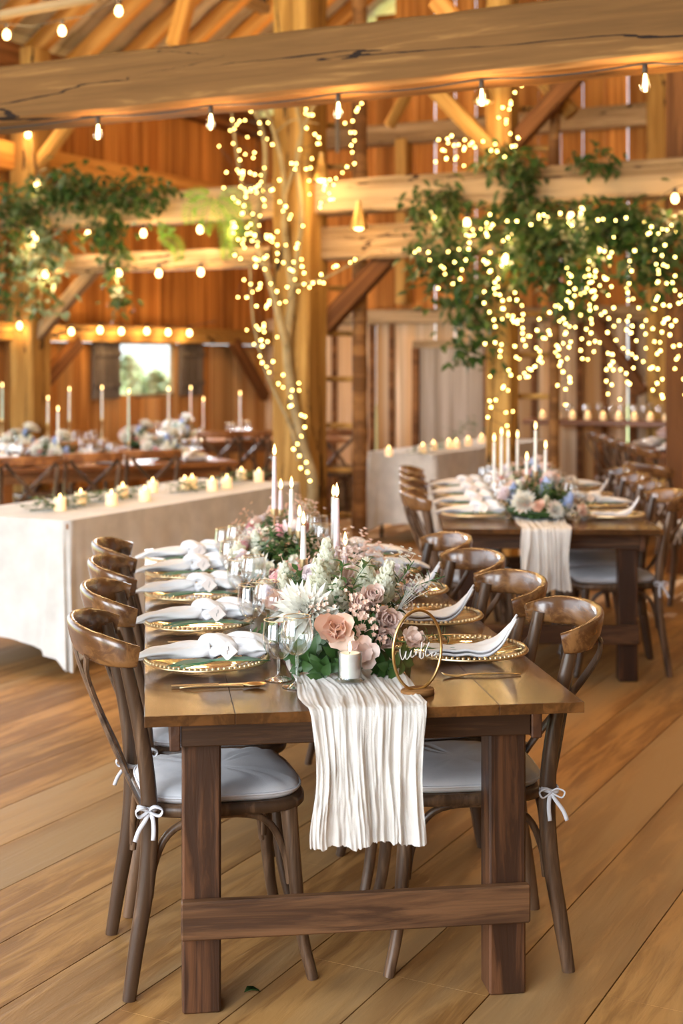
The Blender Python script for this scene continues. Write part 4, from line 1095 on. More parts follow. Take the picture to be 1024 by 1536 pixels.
# near arrangement, blooms set one by one (v, u, z, direction)
t = empty('floral_centerpiece', M(0, .62, TOP), M.a, 'lush white, blush and peach flower arrangement at the near end of the front table', 'flower arrangement')
m = MB(); m.ball((0,0,.05), 1, 20, 8, (.16, .22, .05)); m.build('moss_base', 'leaf_dark', t, smooth=180)
rr = random.Random(5)
for i in range(64):
    a = rr.uniform(0, 2*PI); el = rr.uniform(.0, 1.2); d = Vector((math.cos(a)*math.cos(el), math.sin(a)*math.cos(el), math.sin(el)))
    k = ('broad_leaf_spray','broad_leaf_spray','leaf_spray','light_leaf_spray','sage_leaf_spray')[i % 5]
    if el < .35: k = 'broad_leaf_spray'
    put(t, k, Vector((d.x*.10, d.y*.16, .02+d.z*.07)), d+Vector((0,-.1,.1)), rr.uniform(.75,1.1))
for kind, px, py, Y, s, d in (('white_dahlia',462,918,3.74,1.35,(-.4,-1,.4)), ('white_dahlia',486,940,3.74,1.0,(-.1,-1,.3)), ('white_dahlia',448,902,3.9,.9,(-.5,-.8,.5)),
        ('peach_rose',503,945,3.60,1.35,(-.1,-1,.35)), ('blush_rose',541,910,3.78,1.05,(.1,-.9,.6)), ('peach_rose',537,912,3.80,.8,(0,-1,.5)), ('blush_rose',574,930,3.75,1.2,(.25,-1,.2)), ('blush_rose',572,955,3.70,.95,(.2,-1,-.05)),
        ('ranunculus',541,980,3.56,1.3,(.05,-1,.25)), ('blush_rose',556,900,3.76,1.0,(.1,-.9,.7)), ('cream_rose',520,965,3.62,.8,(0,-1,.3)), ('ranunculus',616,963,3.66,1.0,(.3,-.7,.7)), ('white_snapdragon',486,900,3.86,1.0,(-.2,-.2,1)), ('white_snapdragon',502,928,3.80,1.0,(.05,-.3,1)), ('white_snapdragon',492,868,3.92,.95,(-.05,-.1,1)), ('blush_rose',470,888,3.95,.8,(-.3,-.8,.6)), ('peach_filler_flower',478,930,3.78,.9,(-.2,-.8,.6)),
        ('white_snapdragon',552,893,3.88,.9,(-.1,-.2,1)), ('white_snapdragon',570,905,3.84,1.0,(.2,-.15,1)), ('pink_rose',430,935,4.0,.9,(-.5,-.8,.4)), ('peach_rose',420,905,4.1,.9,(-.5,-.7,.5)), ('lilac_rose',610,890,3.95,.8,(.5,-.5,.6)), ('cream_rose',545,872,3.95,1.0,(0,-.7,.7)), ('blush_rose',520,868,4.0,.9,(0,-.6,.8)), ('blush_filler_flower',516,880,3.94,1.2,(0,-.4,1)),
        ('peach_filler_flower',535,955,3.72,1.0,(.1,-.8,.3)), ('peach_filler_flower',528,930,3.74,.9,(.1,-.8,.5)), ('white_filler_flower',585,890,3.95,1.0,(.3,-.3,1)), ('white_filler_flower',596,915,3.82,.9,(.5,-.4,.8)), ('lilac_rose',590,868,4.08,.9,(.2,-.4,.8)),
        ('pink_rose',560,948,3.76,.7,(.1,-.8,.3)), ('cream_rose',455,940,3.80,.8,(-.5,-.7,.2)), ('lilac_rose',468,870,4.02,.9,(-.2,-.5,.8)),
        ('light_leaf_spray',505,905,3.78,1.0,(.1,-.3,1)), ('light_leaf_spray',525,910,3.82,1.1,(.2,-.3,1)), ('light_leaf_spray',590,910,3.86,1.2,(.8,-.2,.7)), ('light_leaf_spray',575,905,3.84,1.1,(.6,-.2,.9)), ('light_leaf_spray',606,955,3.68,.9,(.9,-.4,.1)),
        ('broad_leaf_spray',470,985,3.62,1.1,(-.6,-.8,.0)), ('broad_leaf_spray',482,1000,3.58,1.0,(-.2,-1,-.05)), ('broad_leaf_spray',565,1000,3.60,1.0,(.3,-1,-.05)), ('broad_leaf_spray',590,985,3.62,.9,(.5,-.8,.1)), ('broad_leaf_spray',498,975,3.66,1.0,(0,-1,.2)),
        ('broad_leaf_spray',415,950,3.95,.8,(-.9,-.3,.2)), ('leaf_spray',400,965,3.9,.8,(-.6,-.5,.5)), ('broad_leaf_spray',545,945,3.72,.9,(0,-1,.1)), ('sage_leaf_spray',480,960,3.72,.9,(-.3,-1,.1)), ('broad_leaf_spray',520,1000,3.58,.8,(0,-1,-.1))):
    w = at(px, py, Y); l = Matrix.Rotation(-M.a, 3, 'Z') @ (w-t.location); put(t, kind, l, d, s)
    if kind not in ('leaf_spray','broad_leaf_spray','light_leaf_spray','sage_leaf_spray'):
        g = Vector((l.x*.3, l.y*.3, .02)); MB().tube(crom([g, g.lerp(l, .6)+Vector((0,0,.01)), l], 3), .0022, seg=5).build('stem', 'stem_green', t, smooth=180)
arrangement(M(-.005, 1.06, TOP), M.a, .30, .46, .20, mix(3, 26)+[('peach_filler_flower',1.1)]*6+[('pink_rose',1)]*4, 'low pink and peach flower arrangement in the middle of the front table', 31, 60)
arrangement(M(-.03, 1.72, TOP), M.a, .34, .56, .27, mix(4, 28)+[('pink_rose',1.1)]*5+[('white_filler_flower',1.2)]*4, 'tall mixed flower arrangement with roses, beyond the middle of the front table', 32, 64)
arrangement(M(.03, 2.32, TOP), M.a, .30, .40, .26, mix(5, 16)+[('peach_filler_flower',1.3)]*8, 'flower arrangement with peach blossom at the far end of the front table', 33, 40)
t = arrangement(M(.19, 1.50, TOP), M.a, .14, .2, .15, [('peach_filler_flower',1.3)]*8+[('peach_blossom',1.3)]*10+[('blush_filler_flower',1.2)]*4, 'cluster of small peach blossoms on the open side of the front table', 34, 18)
for i, u in enumerate((.45, 1.0, 1.55)):
    arrangement(S(-.02+.02*i, u, TOP), S.a, .40, .46, .27, mix(40+i, 24)+[('blue_delphinium',1.2)]*(3 if i == 0 else 1)+[('peach_rose',1)]*4, ['blush and white flower arrangement at the near end of the second table', 'pink and blue flower arrangement in the middle of the second table', 'pale flower arrangement at the far end of the second table'][i], 50+i, 56)

# ---------------------------------------------------------------- candles
def mk_taper(wax, h):
    t = empty('taper_candle', label='x', cat='candle')
    m = MB(); m.lathe([(0,0),(.0105,0),(.0105,.01),(.0088,h*.5),(.0072,h-.004),(.004,h),(0,h)], 16); m.build('wax', wax, t, smooth=60)
    m = MB(); m.tube([(0,0,h-.002),(.0005,0,h+.008)], .0009, seg=5); m.build('wick', 'wick', t, smooth=None)
    m = MB(); m.lathe([(0,h+.003),(.0045,h+.009),(.0062,h+.016),(.0050,h+.026),(.0022,h+.037),(0,h+.044)], 12); m.build('flame', 'flame', t, smooth=180)
    return t
def mk_holder(h, name='candle_holder'):
    t = empty(name, label='x', cat='candle holder')
    m = MB(); m.lathe([(0,0),(.036,0),(.038,.002),(.036,.005),(.012,.009),(.0045,.016),(.0040,h-.02),(.006,h-.015)], 20); m.build('holder_stem', 'gold', t, smooth=50)
    m = MB(); m.lathe([(.003,h-.018),(.012,h-.014),(.0135,h-.004),(.014,h+.012),(.0122,h+.012),(.0118,h-.001),(0,h-.001)], 18); m.build('holder_cup', 'gold', t, smooth=50)
    return t
TP = {}; HD = {}
def candle(P, zb, h, wax, label, hl, lit=True):
    k = (wax, round(h,2))
    if k not in TP: TP[k] = mk_taper(wax, h)
    hh = round(zb-P.z, 2)
    if hh not in HD: HD[hh] = mk_holder(hh)
    place(HD[hh], USED, Vector((P.x, P.y, P.z)), label=hl)
    place(TP[k], USED, Vector((P.x, P.y, P.z+hh)), label=label)
for (px, yb, yt, Y, wax, nm) in ((505,852,748,3.98,'wax_pink','tallest lilac-pink taper candle behind the near flowers'), (517.5,858,822,4.05,'wax_pink','short pink taper candle beside the tallest one'),
        (455,842,786,4.35,'wax_white','white taper candle on a tall thin stem between the flowers'), (437,796,733,5.0,'wax_white','white taper candle above the tall roses'),
        (411.5,768,684,5.15,'wax_pink','pale pink taper candle, the one closest to the linen table'), (421,770,736,5.6,'wax_pink','short taper candle glowing amber behind the roses'),
        (449,800,775,4.9,'wax_white','small white taper candle low among the flowers'), (500,830,745,5.3,'wax_white','thick cream taper candle at the far end of the table')):
    P = at(px, yt, Y); b = at(px, yb, Y); candle(Vector((P.x, P.y, TOP)), b.z, P.z-b.z, wax, nm, 'thin gold holder of the '+nm.replace('taper candle', 'taper'))
for i, (px, yb, yt, Y) in enumerate(((741,728,662,7.6),(752,716,653,7.9),(762,718,658,8.2),(776,712,655,8.0),(803,712,647,7.5),(818,712,672,7.4),(790,715,690,7.3))):
    P = at(px, yt, Y); b = at(px, yb, Y); n_ = ['first','second','third','fourth','fifth','sixth','seventh'][i]
    candle(Vector((P.x, P.y, TOP)), b.z, P.z-b.z, 'wax_white', n_+' white taper candle on the second table, counting from the window side', 'gold holder of the '+n_+' candle on the second table')
# little votive in front of the near flowers
P = M(-.012, .225, TOP+.014)
t = empty('votive_holder', P, 0, 'small clear glass votive cup on the gauze runner before the near flowers', 'candle holder')
m = MB(); m.lathe([(0,.001),(.034,.001),(.036,.004),(.030,.008),(.029,.012),(.030,.072),(.0288,.072),(.027,.012),(0,.010)], 28); m.build('glass_cup', 'clear_glass', t, smooth=50)
t = empty('pillar_candle', P+Vector((0,0,.011)), 0, 'small white pillar candle in the glass votive before the near flowers', 'candle')
m = MB(); m.lathe([(0,0),(.0250,0),(.0258,.003),(.0258,.056),(.024,.059),(.012,.057),(0,.056)], 26); m.build('wax', 'wax_white', t, smooth=50)
m = MB(); m.tube([(0,0,.055),(0,0,.064)], .001, seg=5); m.build('wick', 'wick', t)
m = MB(); m.lathe([(0,.060),(.004,.066),(.005,.073),(.002,.084),(0,.088)], 10); m.build('flame', 'flame', t, smooth=180)
# pink glass coupe behind it
glass('pink_glass', (.96,.72,.66), body=.10)
t = empty('coupe_glass', M(-.03, .36, TOP+.014), 0, 'small blush tinted coupe glass standing behind the votive', 'glass')
m = MB(); m.lathe([(.004,.060),(.020,.066),(.034,.082),(.037,.098)], 26); m.build('bowl', 'pink_glass', t, smooth=180)
m = MB(); m.lathe([(.004,.062),(.0032,.03),(.005,.008),(.022,.003),(.026,.001),(0,.001)], 22); m.build('stem_and_foot', 'clear_glass', t, smooth=60)

# round acrylic table sign
c = at(626, 988, 3.40); base = Vector((c.x, c.y, TOP))
t = empty('table_sign', base, M.a+.42, 'round clear acrylic table sign with gold edge and white script on a wooden foot', 'sign')
rx = .071; rz_ = .102; zc = rz_*.93+.012
m = MB(); m.plate_shape([(.055*math.cos(a)*.8, .032*math.sin(a)) for a in [i*PI/14 for i in range(28)]], 0, .014, .002); m.build('foot', 'pole_wood', t, smooth=50)
rx = .070
n = 48; V = []; 
m = MB(); m.tube([(rx*math.cos(a), 0, zc+rz_*.93*math.sin(a)) for a in [i*2*PI/n for i in range(n+1)]], .0036, seg=8, cap=False); m.build('rim', 'brass', t, smooth=180)
m = MB()
for y in (-.0012, .0012): m.add([(rx*math.cos(i*2*PI/n), y, zc+rz_*.93*math.sin(i*2*PI/n)) for i in range(n)], [tuple(range(n)) if y < 0 else tuple(range(n))[::-1]])
m.build('acrylic_disc', 'acrylic', t, smooth=None)
plain('white_ink', (.85,.82,.78), .5)
m = MB(); k = 1/9310*3.62*9.31/2.1333*1.0
tr = [[(150,690),(158,770),(190,835),(225,800),(250,730),(240,810),(262,838),(300,800),(335,730),(320,800),(345,820),(380,800)], [(395,725),(400,800),(425,740),(455,760),(462,838),(500,640),(478,840),(520,838),(522,780)], [(620,650),(580,720),(555,800),(580,832),(640,805),(680,790),(650,830),(700,835),(730,800),(740,815),(800,820)]]
for L_ in tr:
    pts = [((x-440)/9.31*3.62/2133.3, -.003, zc-.004-(y-760)/9.31*3.62/2133.3) for x, y in L_]
    m.tube(crom(pts, 5), .0011, seg=5)
m.build('lettering', 'white_ink', t, smooth=180)
# leaf bits on the floor
for (px, py, lb, mt) in ((366,1492,'curled dark leaf on the floor beside the near table leg','leaf_dark'), (483,1397,'small green leaf on the floor under the end stretcher','leaf_mid')):
    Y = F*CH/(py-HZ); P = at(px, py, Y); P.z = .006
    m = MB(); m.leaf((0,0,0), (1,.6,.25), (0,0,1), .05, .028, .5, .5); o = m.build('fallen_leaf', mt, smooth=180, solid=.001); o.location = P; tag(o, lb, 'leaf')
# ---------------------------------------------------------------- linen covered buffet tables
def linen_table(X, Y, ang, W, L, label, seed):
    """X,Y the near corner on the viewer's right; length along ang"""
    rr = random.Random(seed); fr = Frame(X, Y, ang)      # u along the length, v = -W..0
    t = empty('trestle_table', fr(-W/2, L/2), ang, 'folding table hidden under the '+label, 'table')
    for v in (-.28, .28):
        for u in (-L/2+.18, L/2-.18):
            m = MB(); m.tube([(v, u, 0), (v, u, .72)], .016, seg=8); m.build('leg', 'black_iron', t)
    MB().box((0,0,.735), (W-.02, L-.02, .03)).build('tabletop', 'far_table_wood', t)
    ph = [rr.uniform(0,6) for _ in range(8)]
    # perimeter with rounded corners
    per = []; c = .03
    def seg(a, b, n):
        for i in range(n): per.append((a[0]+(b[0]-a[0])*i/n, a[1]+(b[1]-a[1])*i/n))
    seg((-W+c,0),(-c,0),44); seg((-c,0),(0,c),4); seg((0,c),(0,L-c),100); seg((0,L-c),(-c,L),4); seg((-c,L),(-W+c,L),30); seg((-W+c,L),(-W,L-c),4); seg((-W,L-c),(-W,c),60); seg((-W,c),(-W+c,0),4)
    n = len(per); V = []; Fc = []; rows = 22
    corners = [(0,0),(0,L),(-W,0),(-W,L)]
    for j in range(rows+1):
        f = j/rows
        for i, (v, u) in enumerate(per):
            dc = min(math.hypot(v-a, u-b) for a, b in corners); k = math.exp(-(dc/.11)**2)
            bot = .155-.135*k+.008*math.sin(i*.31+ph[0])
            z = TOP+.004-(TOP-bot)*f
            cx, cy = -W/2, L/2; nx = (v-cx)/(W/2); ny = (u-cy)/(L/2)
            on_end = abs(ny) > abs(nx); o = Vector((0, math.copysign(1, ny))) if on_end else Vector((math.copysign(1, nx), 0))
            if k > .5: o = Vector((math.copysign(.7, nx), math.copysign(.7, ny)))
            s_ = u if not on_end else v
            wv = math.sin(s_*13+ph[1]+math.sin(s_*5+ph[2]))*.5+math.sin(s_*31+ph[3])*.25
            am = f*(.022*wv+.03+.07*k*math.sin(min(1,f*1.3)*1.5)+.025*k*math.sin(i*1.7+ph[4]))
            P = fr(v+o.x*am, u+o.y*am, z if j else TOP+.006); V.append(P)
    for j in range(rows):
        for i in range(n): Fc.append((j*n+i, (j+1)*n+i, (j+1)*n+(i+1) % n, j*n+(i+1) % n))
    Fc.append(tuple(range(n)))
    m = MB(); m.add(V, Fc); o = m.build('tablecloth', 'linen_cloth', smooth=70); tag(o, label, 'tablecloth')
    return fr
LA = math.radians(-26.6)
F1 = linen_table(-1.35, 7.02, LA, .80, 2.44, 'long linen cloth over the buffet table beside the front table', 1)
F2 = linen_table(.79, 12.0, math.radians(-30), .66, 2.5, 'linen cloth over the far buffet table by the plank door', 2)
def mk_led():
    t = empty('pillar_candle', label='x', cat='candle')
    m = MB(); m.lathe([(0,0),(.030,0),(.032,.003),(.032,.062),(.029,.068),(.015,.060),(0,.058)], 20); m.build('wax', 'tea_wax', t, smooth=60)
    m = MB(); m.lathe([(0,.058),(.0045,.066),(.006,.073),(.003,.086),(0,.090)], 10); m.build('flame', 'flame', t, smooth=180)
    return t
plain('tea_wax', (.86,.74,.52), .5, Emission_Color=(1,.55,.2,1), Emission_Strength=.55, Subsurface_Weight=.3)
LED = mk_led()
spots = [(90,757),(121,748),(167,750),(184,738),(217,743),(229,730),(277,726),(288,724),(340,724),(362,712),(388,714),(318,728)]
wd = ['first','second','third','fourth','fifth','sixth','seventh','eighth','ninth','tenth','eleventh','twelfth']
for i, (px, py) in enumerate(spots):
    Y = F*.79/(py+8-HZ); P = at(px, py+8, Y); P.z = TOP+.008
    place(LED, USED, P, label=wd[i]+' small glowing pillar candle on the near linen table, counting toward the broad post')
for i, (px, py) in enumerate(((583,676),(634,671),(650,667),(673,664),(684,664),(702,660),(722,656),(738,654))):
    Y = F*.79/(py+8-HZ); P = at(px, py+6, Y); P.z = TOP+.008
    place(LED, USED, P, label=wd[i]+' small glowing candle on the far linen table, counting toward the slim post')
# leafy garlands on the linen tables
def garland(P, n, label, seed, mats=('leaf_mid','leaf_sage'), ll=.06, lw=.022, spread=.06, rise=.05, name='leaf_garland'):
    rr = random.Random(seed); C = crom(P, 8); c = C[0].copy(); t = empty(name, c, 0, label, 'garland')
    MB().tube([p-c+Vector((0,0,.008)) for p in C], .003, seg=5).build('stem', 'stem_green', t, smooth=180)
    for mt in mats:
        m = MB()
        for i in range(n//len(mats)):
            k = rr.uniform(0, len(C)-1.01); a = int(k); p = C[a].lerp(C[a+1], k-a)-c+Vector((rr.gauss(0,spread*.5), rr.gauss(0,spread*.5), rr.uniform(0,rise)+.012))
            an = rr.uniform(0, 2*PI); m.leaf(p, (math.cos(an), math.sin(an), rr.uniform(-.1,.6)), (0,0,1), ll*rr.uniform(.7,1.2), lw*rr.uniform(.8,1.3), .25, .3)
        m.build('leaves', mt, t, smooth=180)
    return t
def ontop(px, py): Y = F*.79/(py-HZ); P = at(px, py, Y); P.z = TOP+.008; return P
garland([ontop(45,768), ontop(110,760), ontop(150,752), ontop(205,745)], 240, 'green leaf garland at the near end of the front linen table', 1)
garland([ontop(255,740), ontop(310,733), ontop(360,722), ontop(400,717)], 200, 'green leaf garland toward the broad post on the front linen table', 2)
garland([ontop(612,683), ontop(650,676), ontop(690,668)], 110, 'green leaf garland on the far linen table', 3, spread=.08)
garland([ontop(672,672), ontop(688,668)+Vector((0,0,.12)), ontop(706,667)+Vector((0,0,.2)), ontop(712,662)+Vector((0,0,.06))], 60, 'upright leafy sprig on the far linen table', 4, mats=('leaf_mid',), spread=.1)

# ---------------------------------------------------------------- hanging greenery
def vine(label, start, drops, n, q, seed, mats=('leaf_dark','leaf_vine'), ll=.10, lw=.055, spread=.12, name='hanging_vine'):
    """stems trailing from START through pixel-free hall points, leaves along them"""
    rr = random.Random(seed); c = atq(start[0], start[1], q); t = empty(name, c, 0, label, 'vine')
    stems = []
    for d in drops:
        P = crom([atq(x, y, q+rr.uniform(-.08,.08)) for x, y in [start]+d], 6); stems.append(P)
    m = MB()
    for P in stems: m.tube([p-c for p in P], .0045, seg=5)
    m.build('stem', 'bark', t, smooth=180)
    tot = [len(P) for P in stems]
    for mi, mt in enumerate(mats):
        m = MB()
        for i in range(n//len(mats)):
            P = rr.choices(stems, tot)[0]; k = rr.uniform(0, len(P)-1.01); a = int(k)
            p = P[a].lerp(P[a+1], k-a)-c+Vector((rr.gauss(0,spread), rr.gauss(0,spread*.8), rr.gauss(0,spread*.7)))
            an = rr.uniform(0, 2*PI); m.leaf(p, (math.cos(an), math.sin(an)-.2, rr.uniform(-1.1,.2)), (rr.uniform(-.4,.4),-.6,.9), ll*rr.uniform(.65,1.25), lw*rr.uniform(.7,1.2), .2, .3)
        m.build('leaves', mt, t, smooth=180)
    return t
q0 = 10.02
vine('leafy vine hanging at the edge of the open-side garland over pale boards', (655,285), [[(675,305),(700,320)], [(650,345),(660,390),(668,430),(665,470)], [(690,350),(700,400),(705,450),(715,490)], [(705,430),(712,480),(705,520),(700,540)], [(640,375),(655,400)]], 760, q0, 1, spread=.10)
vine('vine draped over the beam beside the slim post and down', (775,240), [[(752,238),(735,250)], [(790,245),(785,290),(770,330)], [(745,320),(735,360),(745,400),(750,430)], [(800,330),(830,350)], [(780,330),(790,400),(785,430)]], 520, q0, 2, spread=.085)
vine('bushy vine in the middle of the open-side garland', (838,325), [[(815,345),(795,360),(790,390)], [(850,360),(860,390),(858,440),(852,460)], [(880,340),(900,355)], [(830,380),(825,420)], [(805,340),(770,345)]], 760, q0, 3, spread=.11)
vine('bushy vine under the beam toward the open end', (915,318), [[(930,335),(935,360)], [(895,350),(905,375)], [(880,340),(870,385)], [(950,335),(965,355)]], 520, q0, 4, spread=.10)
vine('dark vine hanging by the last post of the garland', (985,325), [[(995,360),(1000,400),(990,440)], [(965,370),(975,410)], [(1010,350),(1030,380)], [(950,400),(975,430)]], 400, 9.9, 5, spread=.12)
vine('small sprig lying on top of the beam near its open end', (895,240), [[(870,238)], [(920,240)]], 70, 10.1, 6, spread=.07)
vine('leafy vine over the beam at the corner post', (25,300), [[(40,320),(50,345)], [(15,330),(30,310)], [(60,300),(75,280)]], 260, q0, 7, spread=.13)
vine('dense vine lying along the top of the garland beam, window side', (85,278), [[(120,285),(150,300)], [(110,270),(135,295),(140,330)], [(60,285),(45,300)], [(150,290),(165,300)]], 460, q0, 8, spread=.13)
vine('vine spray on the beam between corner post and bright fern', (195,285), [[(180,290),(200,300)], [(230,280),(245,290)], [(225,300),(222,320)]], 200, q0, 9, spread=.10)
vine('olive green vine trailing below the beam near the corner post', (45,350), [[(60,370),(75,395),(50,410)], [(45,380),(40,400)], [(80,360),(85,385)], [(70,400),(62,440),(60,465)]], 300, q0, 10, mats=('leaf_vine','leaf_sage'), spread=.11)
vine('long trailing vine hanging down in front of the thin beam', (165,330), [[(170,370),(168,400),(178,430),(182,462)], [(150,350),(160,380)], [(178,350),(175,385)]], 260, q0, 11, spread=.06)
vine('small vine at the outer edge of the window wall', (5,365), [[(10,400)], [(3,440),(8,462)]], 90, q0, 12, spread=.08)
def fern(label, c_, fronds, seed, q):
    rr = random.Random(seed); c = atq(c_[0], c_[1], q); t = empty('hanging_fern', c, 0, label, 'fern')
    m = MB(); ms = MB()
    for f in fronds:
        P = crom([atq(x+rr.uniform(-5,5), y+rr.uniform(-5,5), q+rr.uniform(-.15,.15))-c for x, y in f], 7); ms.tube(P, .004, seg=4)
        for i in range(1, len(P)-1):
            d = (P[i+1]-P[i-1]).normalized(); sd = d.cross(Vector((0,-1,.2))).normalized(); w = math.sin(PI*(.1+.85*i/len(P)))
            for s in (-1, 1): m.leaf(P[i], sd*s+d*.5, (0,-1,.3), .075*w+.02, .015, .1, .1)
    ms.build('stem', 'stem_green', t, smooth=180); m.build('leaves', 'leaf_bright', t, smooth=180); return t
fern('bright green fern hanging beside the crooked tree', (320,295), [[(320,295),(290,310),(282,335)], [(320,295),(330,330),(338,370),(335,395)], [(325,290),(350,320),(360,350)], [(320,295),(310,330),(305,350)], [(330,290),(355,295),(372,315)], [(325,300),(345,345),(352,385)], [(315,290),(300,290),(280,300)], [(340,300),(368,335),(380,360)]], 1, 9.9)
fern('single bright fern frond hanging below the garland beam', (238,336), [[(238,336),(250,350),(262,370),(268,392)], [(238,336),(246,345),(255,352)]], 2, 10.0)

# ---------------------------------------------------------------- farther tables
def long_table(X, Y, ang, W, L, label, mat='far_table_wood'):
    t = empty('long_table', (X, Y, 0), ang, label, 'table')     # own x along the length
    MB().box((0,0,TOP-.02), (L, W, .04), ch=.005).build('tabletop', mat, t, smooth=None)
    MB().box((0,0,.68), (L-.25, W-.2, .09), ch=.005).build('apron', mat, t, smooth=None)
    for a in (-1,1):
        for b in (-1,1): MB().box((a*(L/2-.2), b*(W/2-.15), .35), (.09,.09,.70), ch=.005).build('leg', mat, t, smooth=None)
    def loc(x, y, z=0): return Vector((X+math.cos(ang)*x-math.sin(ang)*y, Y+math.sin(ang)*x+math.cos(ang)*y, z))
    return loc
def mk_far_glass():
    t = WG; return t
SMALLPLATE = None
m = MB(); m.lathe([(0,.003),(.07,.003),(.10,.012),(.13,.018),(.13,.022),(.10,.017),(.07,.008),(0,.008)], 32)
plain('plate_white', (.72,.72,.74), .25)
DP = m.build('dinner_plate', 'plate_white', smooth=60); tag(DP, 'x', 'plate')
rough_set = random.Random(77)
def dress(loc, L, W, where, n, seed, tall=None, flowers=3, blue=True):
    rr = random.Random(seed)
    for i in range(n):
        x = -L/2+.3+(L-.6)*i/(n-1)
        for s in (-1, 1):
            place(DP, USED, loc(x, s*(W/2-.2), TOP), rz=0, label='white dinner plate on '+where, group='dinner plates on '+where)
            nk = dup(NAPS[i % 3], loc(x, s*(W/2-.2), TOP+.03), rr.uniform(0,6), 'linen napkin on a plate on '+where, 'napkins on '+where)
            for d in (-.09, .07):
                g = WG if rr.random() < .5 else WT
                dup(g, loc(x+d, s*(W/2-.36), TOP+.001), 0, 'clear wine glass on '+where, 'glasses on '+where)
    for i in range(flowers):
        x = -L/2+.45+(L-.9)*i/max(1, flowers-1)
        bl = mix(seed+i, 18, ('peach_rose','peach_filler_flower'))+([('blue_delphinium',1.1)]*2+[('white_dahlia',1.1)]*5 if blue else [])
        arrangement(loc(x, 0, TOP), 0, .36, .34, .27, bl, ['first','second','third','fourth'][i]+' mound of mixed flowers on '+where, seed*7+i, 22)
A1 = math.radians(27)
lcA = long_table(-2.22, 11.05, A1, .95, 2.7, 'brown long table behind the front row of crossback chairs, window side')
dress(lcA, 2.7, .95, 'the long table behind the front chair row', 4, 61)
for i, (px, Y) in enumerate(((45, 10.0), (140, 10.35), (230, 10.7), (-50, 9.7))):
    P = at(px, 600, Y); P.z = 0
    place(CHX, USED, P+Vector((-.12,.24,0)), rz=A1+PI/2, label='brown crossback chair in the row facing the window-side table, '+['second','third','last, toward the post','first, at the frame edge'][i])
lcB = long_table(-1.05, 14.6, math.radians(12), .9, 2.1, 'dark long table by the gable wall behind the broad post')
dress(lcB, 2.1, .9, 'the long table by the gable wall', 3, 62, flowers=2)
for i, (px, Y) in enumerate(((330, 13.6), (372, 13.7), (412, 13.8), (505, 13.9))):
    P = at(px, 600, Y); P.z = 0
    place(CHX, USED, P+Vector((-.05,.24,0)), rz=math.radians(12)+PI/2, label='dark crossback chair before the table at the gable wall, '+['first','second','third','fourth'][i]+' from the window wall')
lcC = long_table(-2.30, 12.65, A1+.1, .85, 2.0, 'brown long table beside the window wall')
dress(lcC, 2.0, .85, 'the table beside the window wall', 3, 63, flowers=2)
for i, (px, Y) in enumerate(((62, 11.75), (115, 12.1))):
    P = at(px, 600, Y); P.z = 0
    place(CHX, USED, P, rz=A1+PI/2, label='brown crossback chair before the table beside the window wall, '+['first','second','third'][i]+' from the corner post')
# tapers on the farther tables
fc = ((3.5,626,580,12.6,'wax_green'),(72,632,600,12.7,'wax_white'),(87,679,617,11.0,'wax_white'),(104,628,586,12.8,'wax_white'),(153,626,584,12.9,'wax_white'),(193,661,591,11.2,'wax_green'),(253,626,586,13.1,'wax_white'),(305,641,602,14.2,'wax_white'),(360,639,591,14.4,'wax_white'),(423,639,591,14.5,'wax_white'),(286,626,584,14.3,'wax_white'))
wd2 = wd
for i, (px, yb, yt, Y, wx) in enumerate(fc):
    P = at(px, yt, Y); b = at(px, yb+3, Y)
    candle(Vector((P.x, P.y, TOP)), max(b.z, TOP+.06), P.z-max(b.z, TOP+.06), wx, wd2[i]+' taper candle on the window-side tables, counting from the frame edge', 'holder of the '+wd2[i]+' taper on the window-side tables')
# tables on the open side
lcD = long_table(3.12, 12.2, math.radians(93), .85, 2.5, 'brown long table on the open side under the curtain of lights')
dress(lcD, 2.5, .85, 'the long table under the light curtain', 4, 64, flowers=2, blue=False)
for i, (px, Y) in enumerate(((968, 11.0), (948, 11.5), (930, 12.0), (915, 12.6), (900, 13.1))):
    P = at(px, 600, Y); P.z = 0
    place(CH1, USED, P+Vector((.25,0,0)), rz=.12, label='glossy crossback chair beside the table under the light curtain, '+wh[i] if i < 4 else 'glossy crossback chair farthest back beside the table under the light curtain')
P = at(1012, 600, 9.3); P.z = 0
place(CH1, USED, P+Vector((.05,0,0)), rz=.4, label='dark cross-back chair standing alone between the second table and the open side')
# shelf bar against the gable wall
P0 = atq(790, 632, QB-.35); P1 = atq(1130, 632, QB-.35); zb = .90
t = empty('wall_bar', (P0+P1)/2, TH, 'rustic plank bar along the gable wall with glasses and candles', 'bar'); t.location.z = 0; Lb = (P1-P0).length
MB().box((0,0,zb), (Lb, .32, .06), ch=.006).build('bar_top', 'far_table_wood', t, smooth=None)
for x in (-Lb/2+.3, -Lb/6, Lb/6, Lb/2-.3): MB().box((x,0,zb/2-.015), (.09,.09,zb-.03), ch=.006).build('leg', 'dark_beam', t, smooth=None)
ctr = t.location.copy()
def onbar(x, y): return ctr+Vector((CT*x+ST*y, -ST*x+CT*y, zb+.03))
rr = random.Random(9)
m = MB(); m.lathe([(0,0),(.028,0),(.032,.004),(.034,.07),(.0315,.07),(.029,.008),(0,.006)], 16)
VG = m.build('votive_glass', 'tea_glass' if 0 else 'bulb_glass', smooth=60); tag(VG, 'x', 'candle holder')
for i in range(13):
    x = -Lb/2+.2+i*(Lb-.4)/12
    place(LED, USED, onbar(x, -.07), label='small glowing candle on the plank bar at the gable wall', group='candles on the plank bar')
    for y in (.03, .10):
        dup(WT if rr.random() < .6 else WG, onbar(x+rr.uniform(.06,.16), y), 0, 'clear glass standing on the plank bar at the gable wall', 'glasses on the plank bar')
bpy.data.objects.remove(VG)
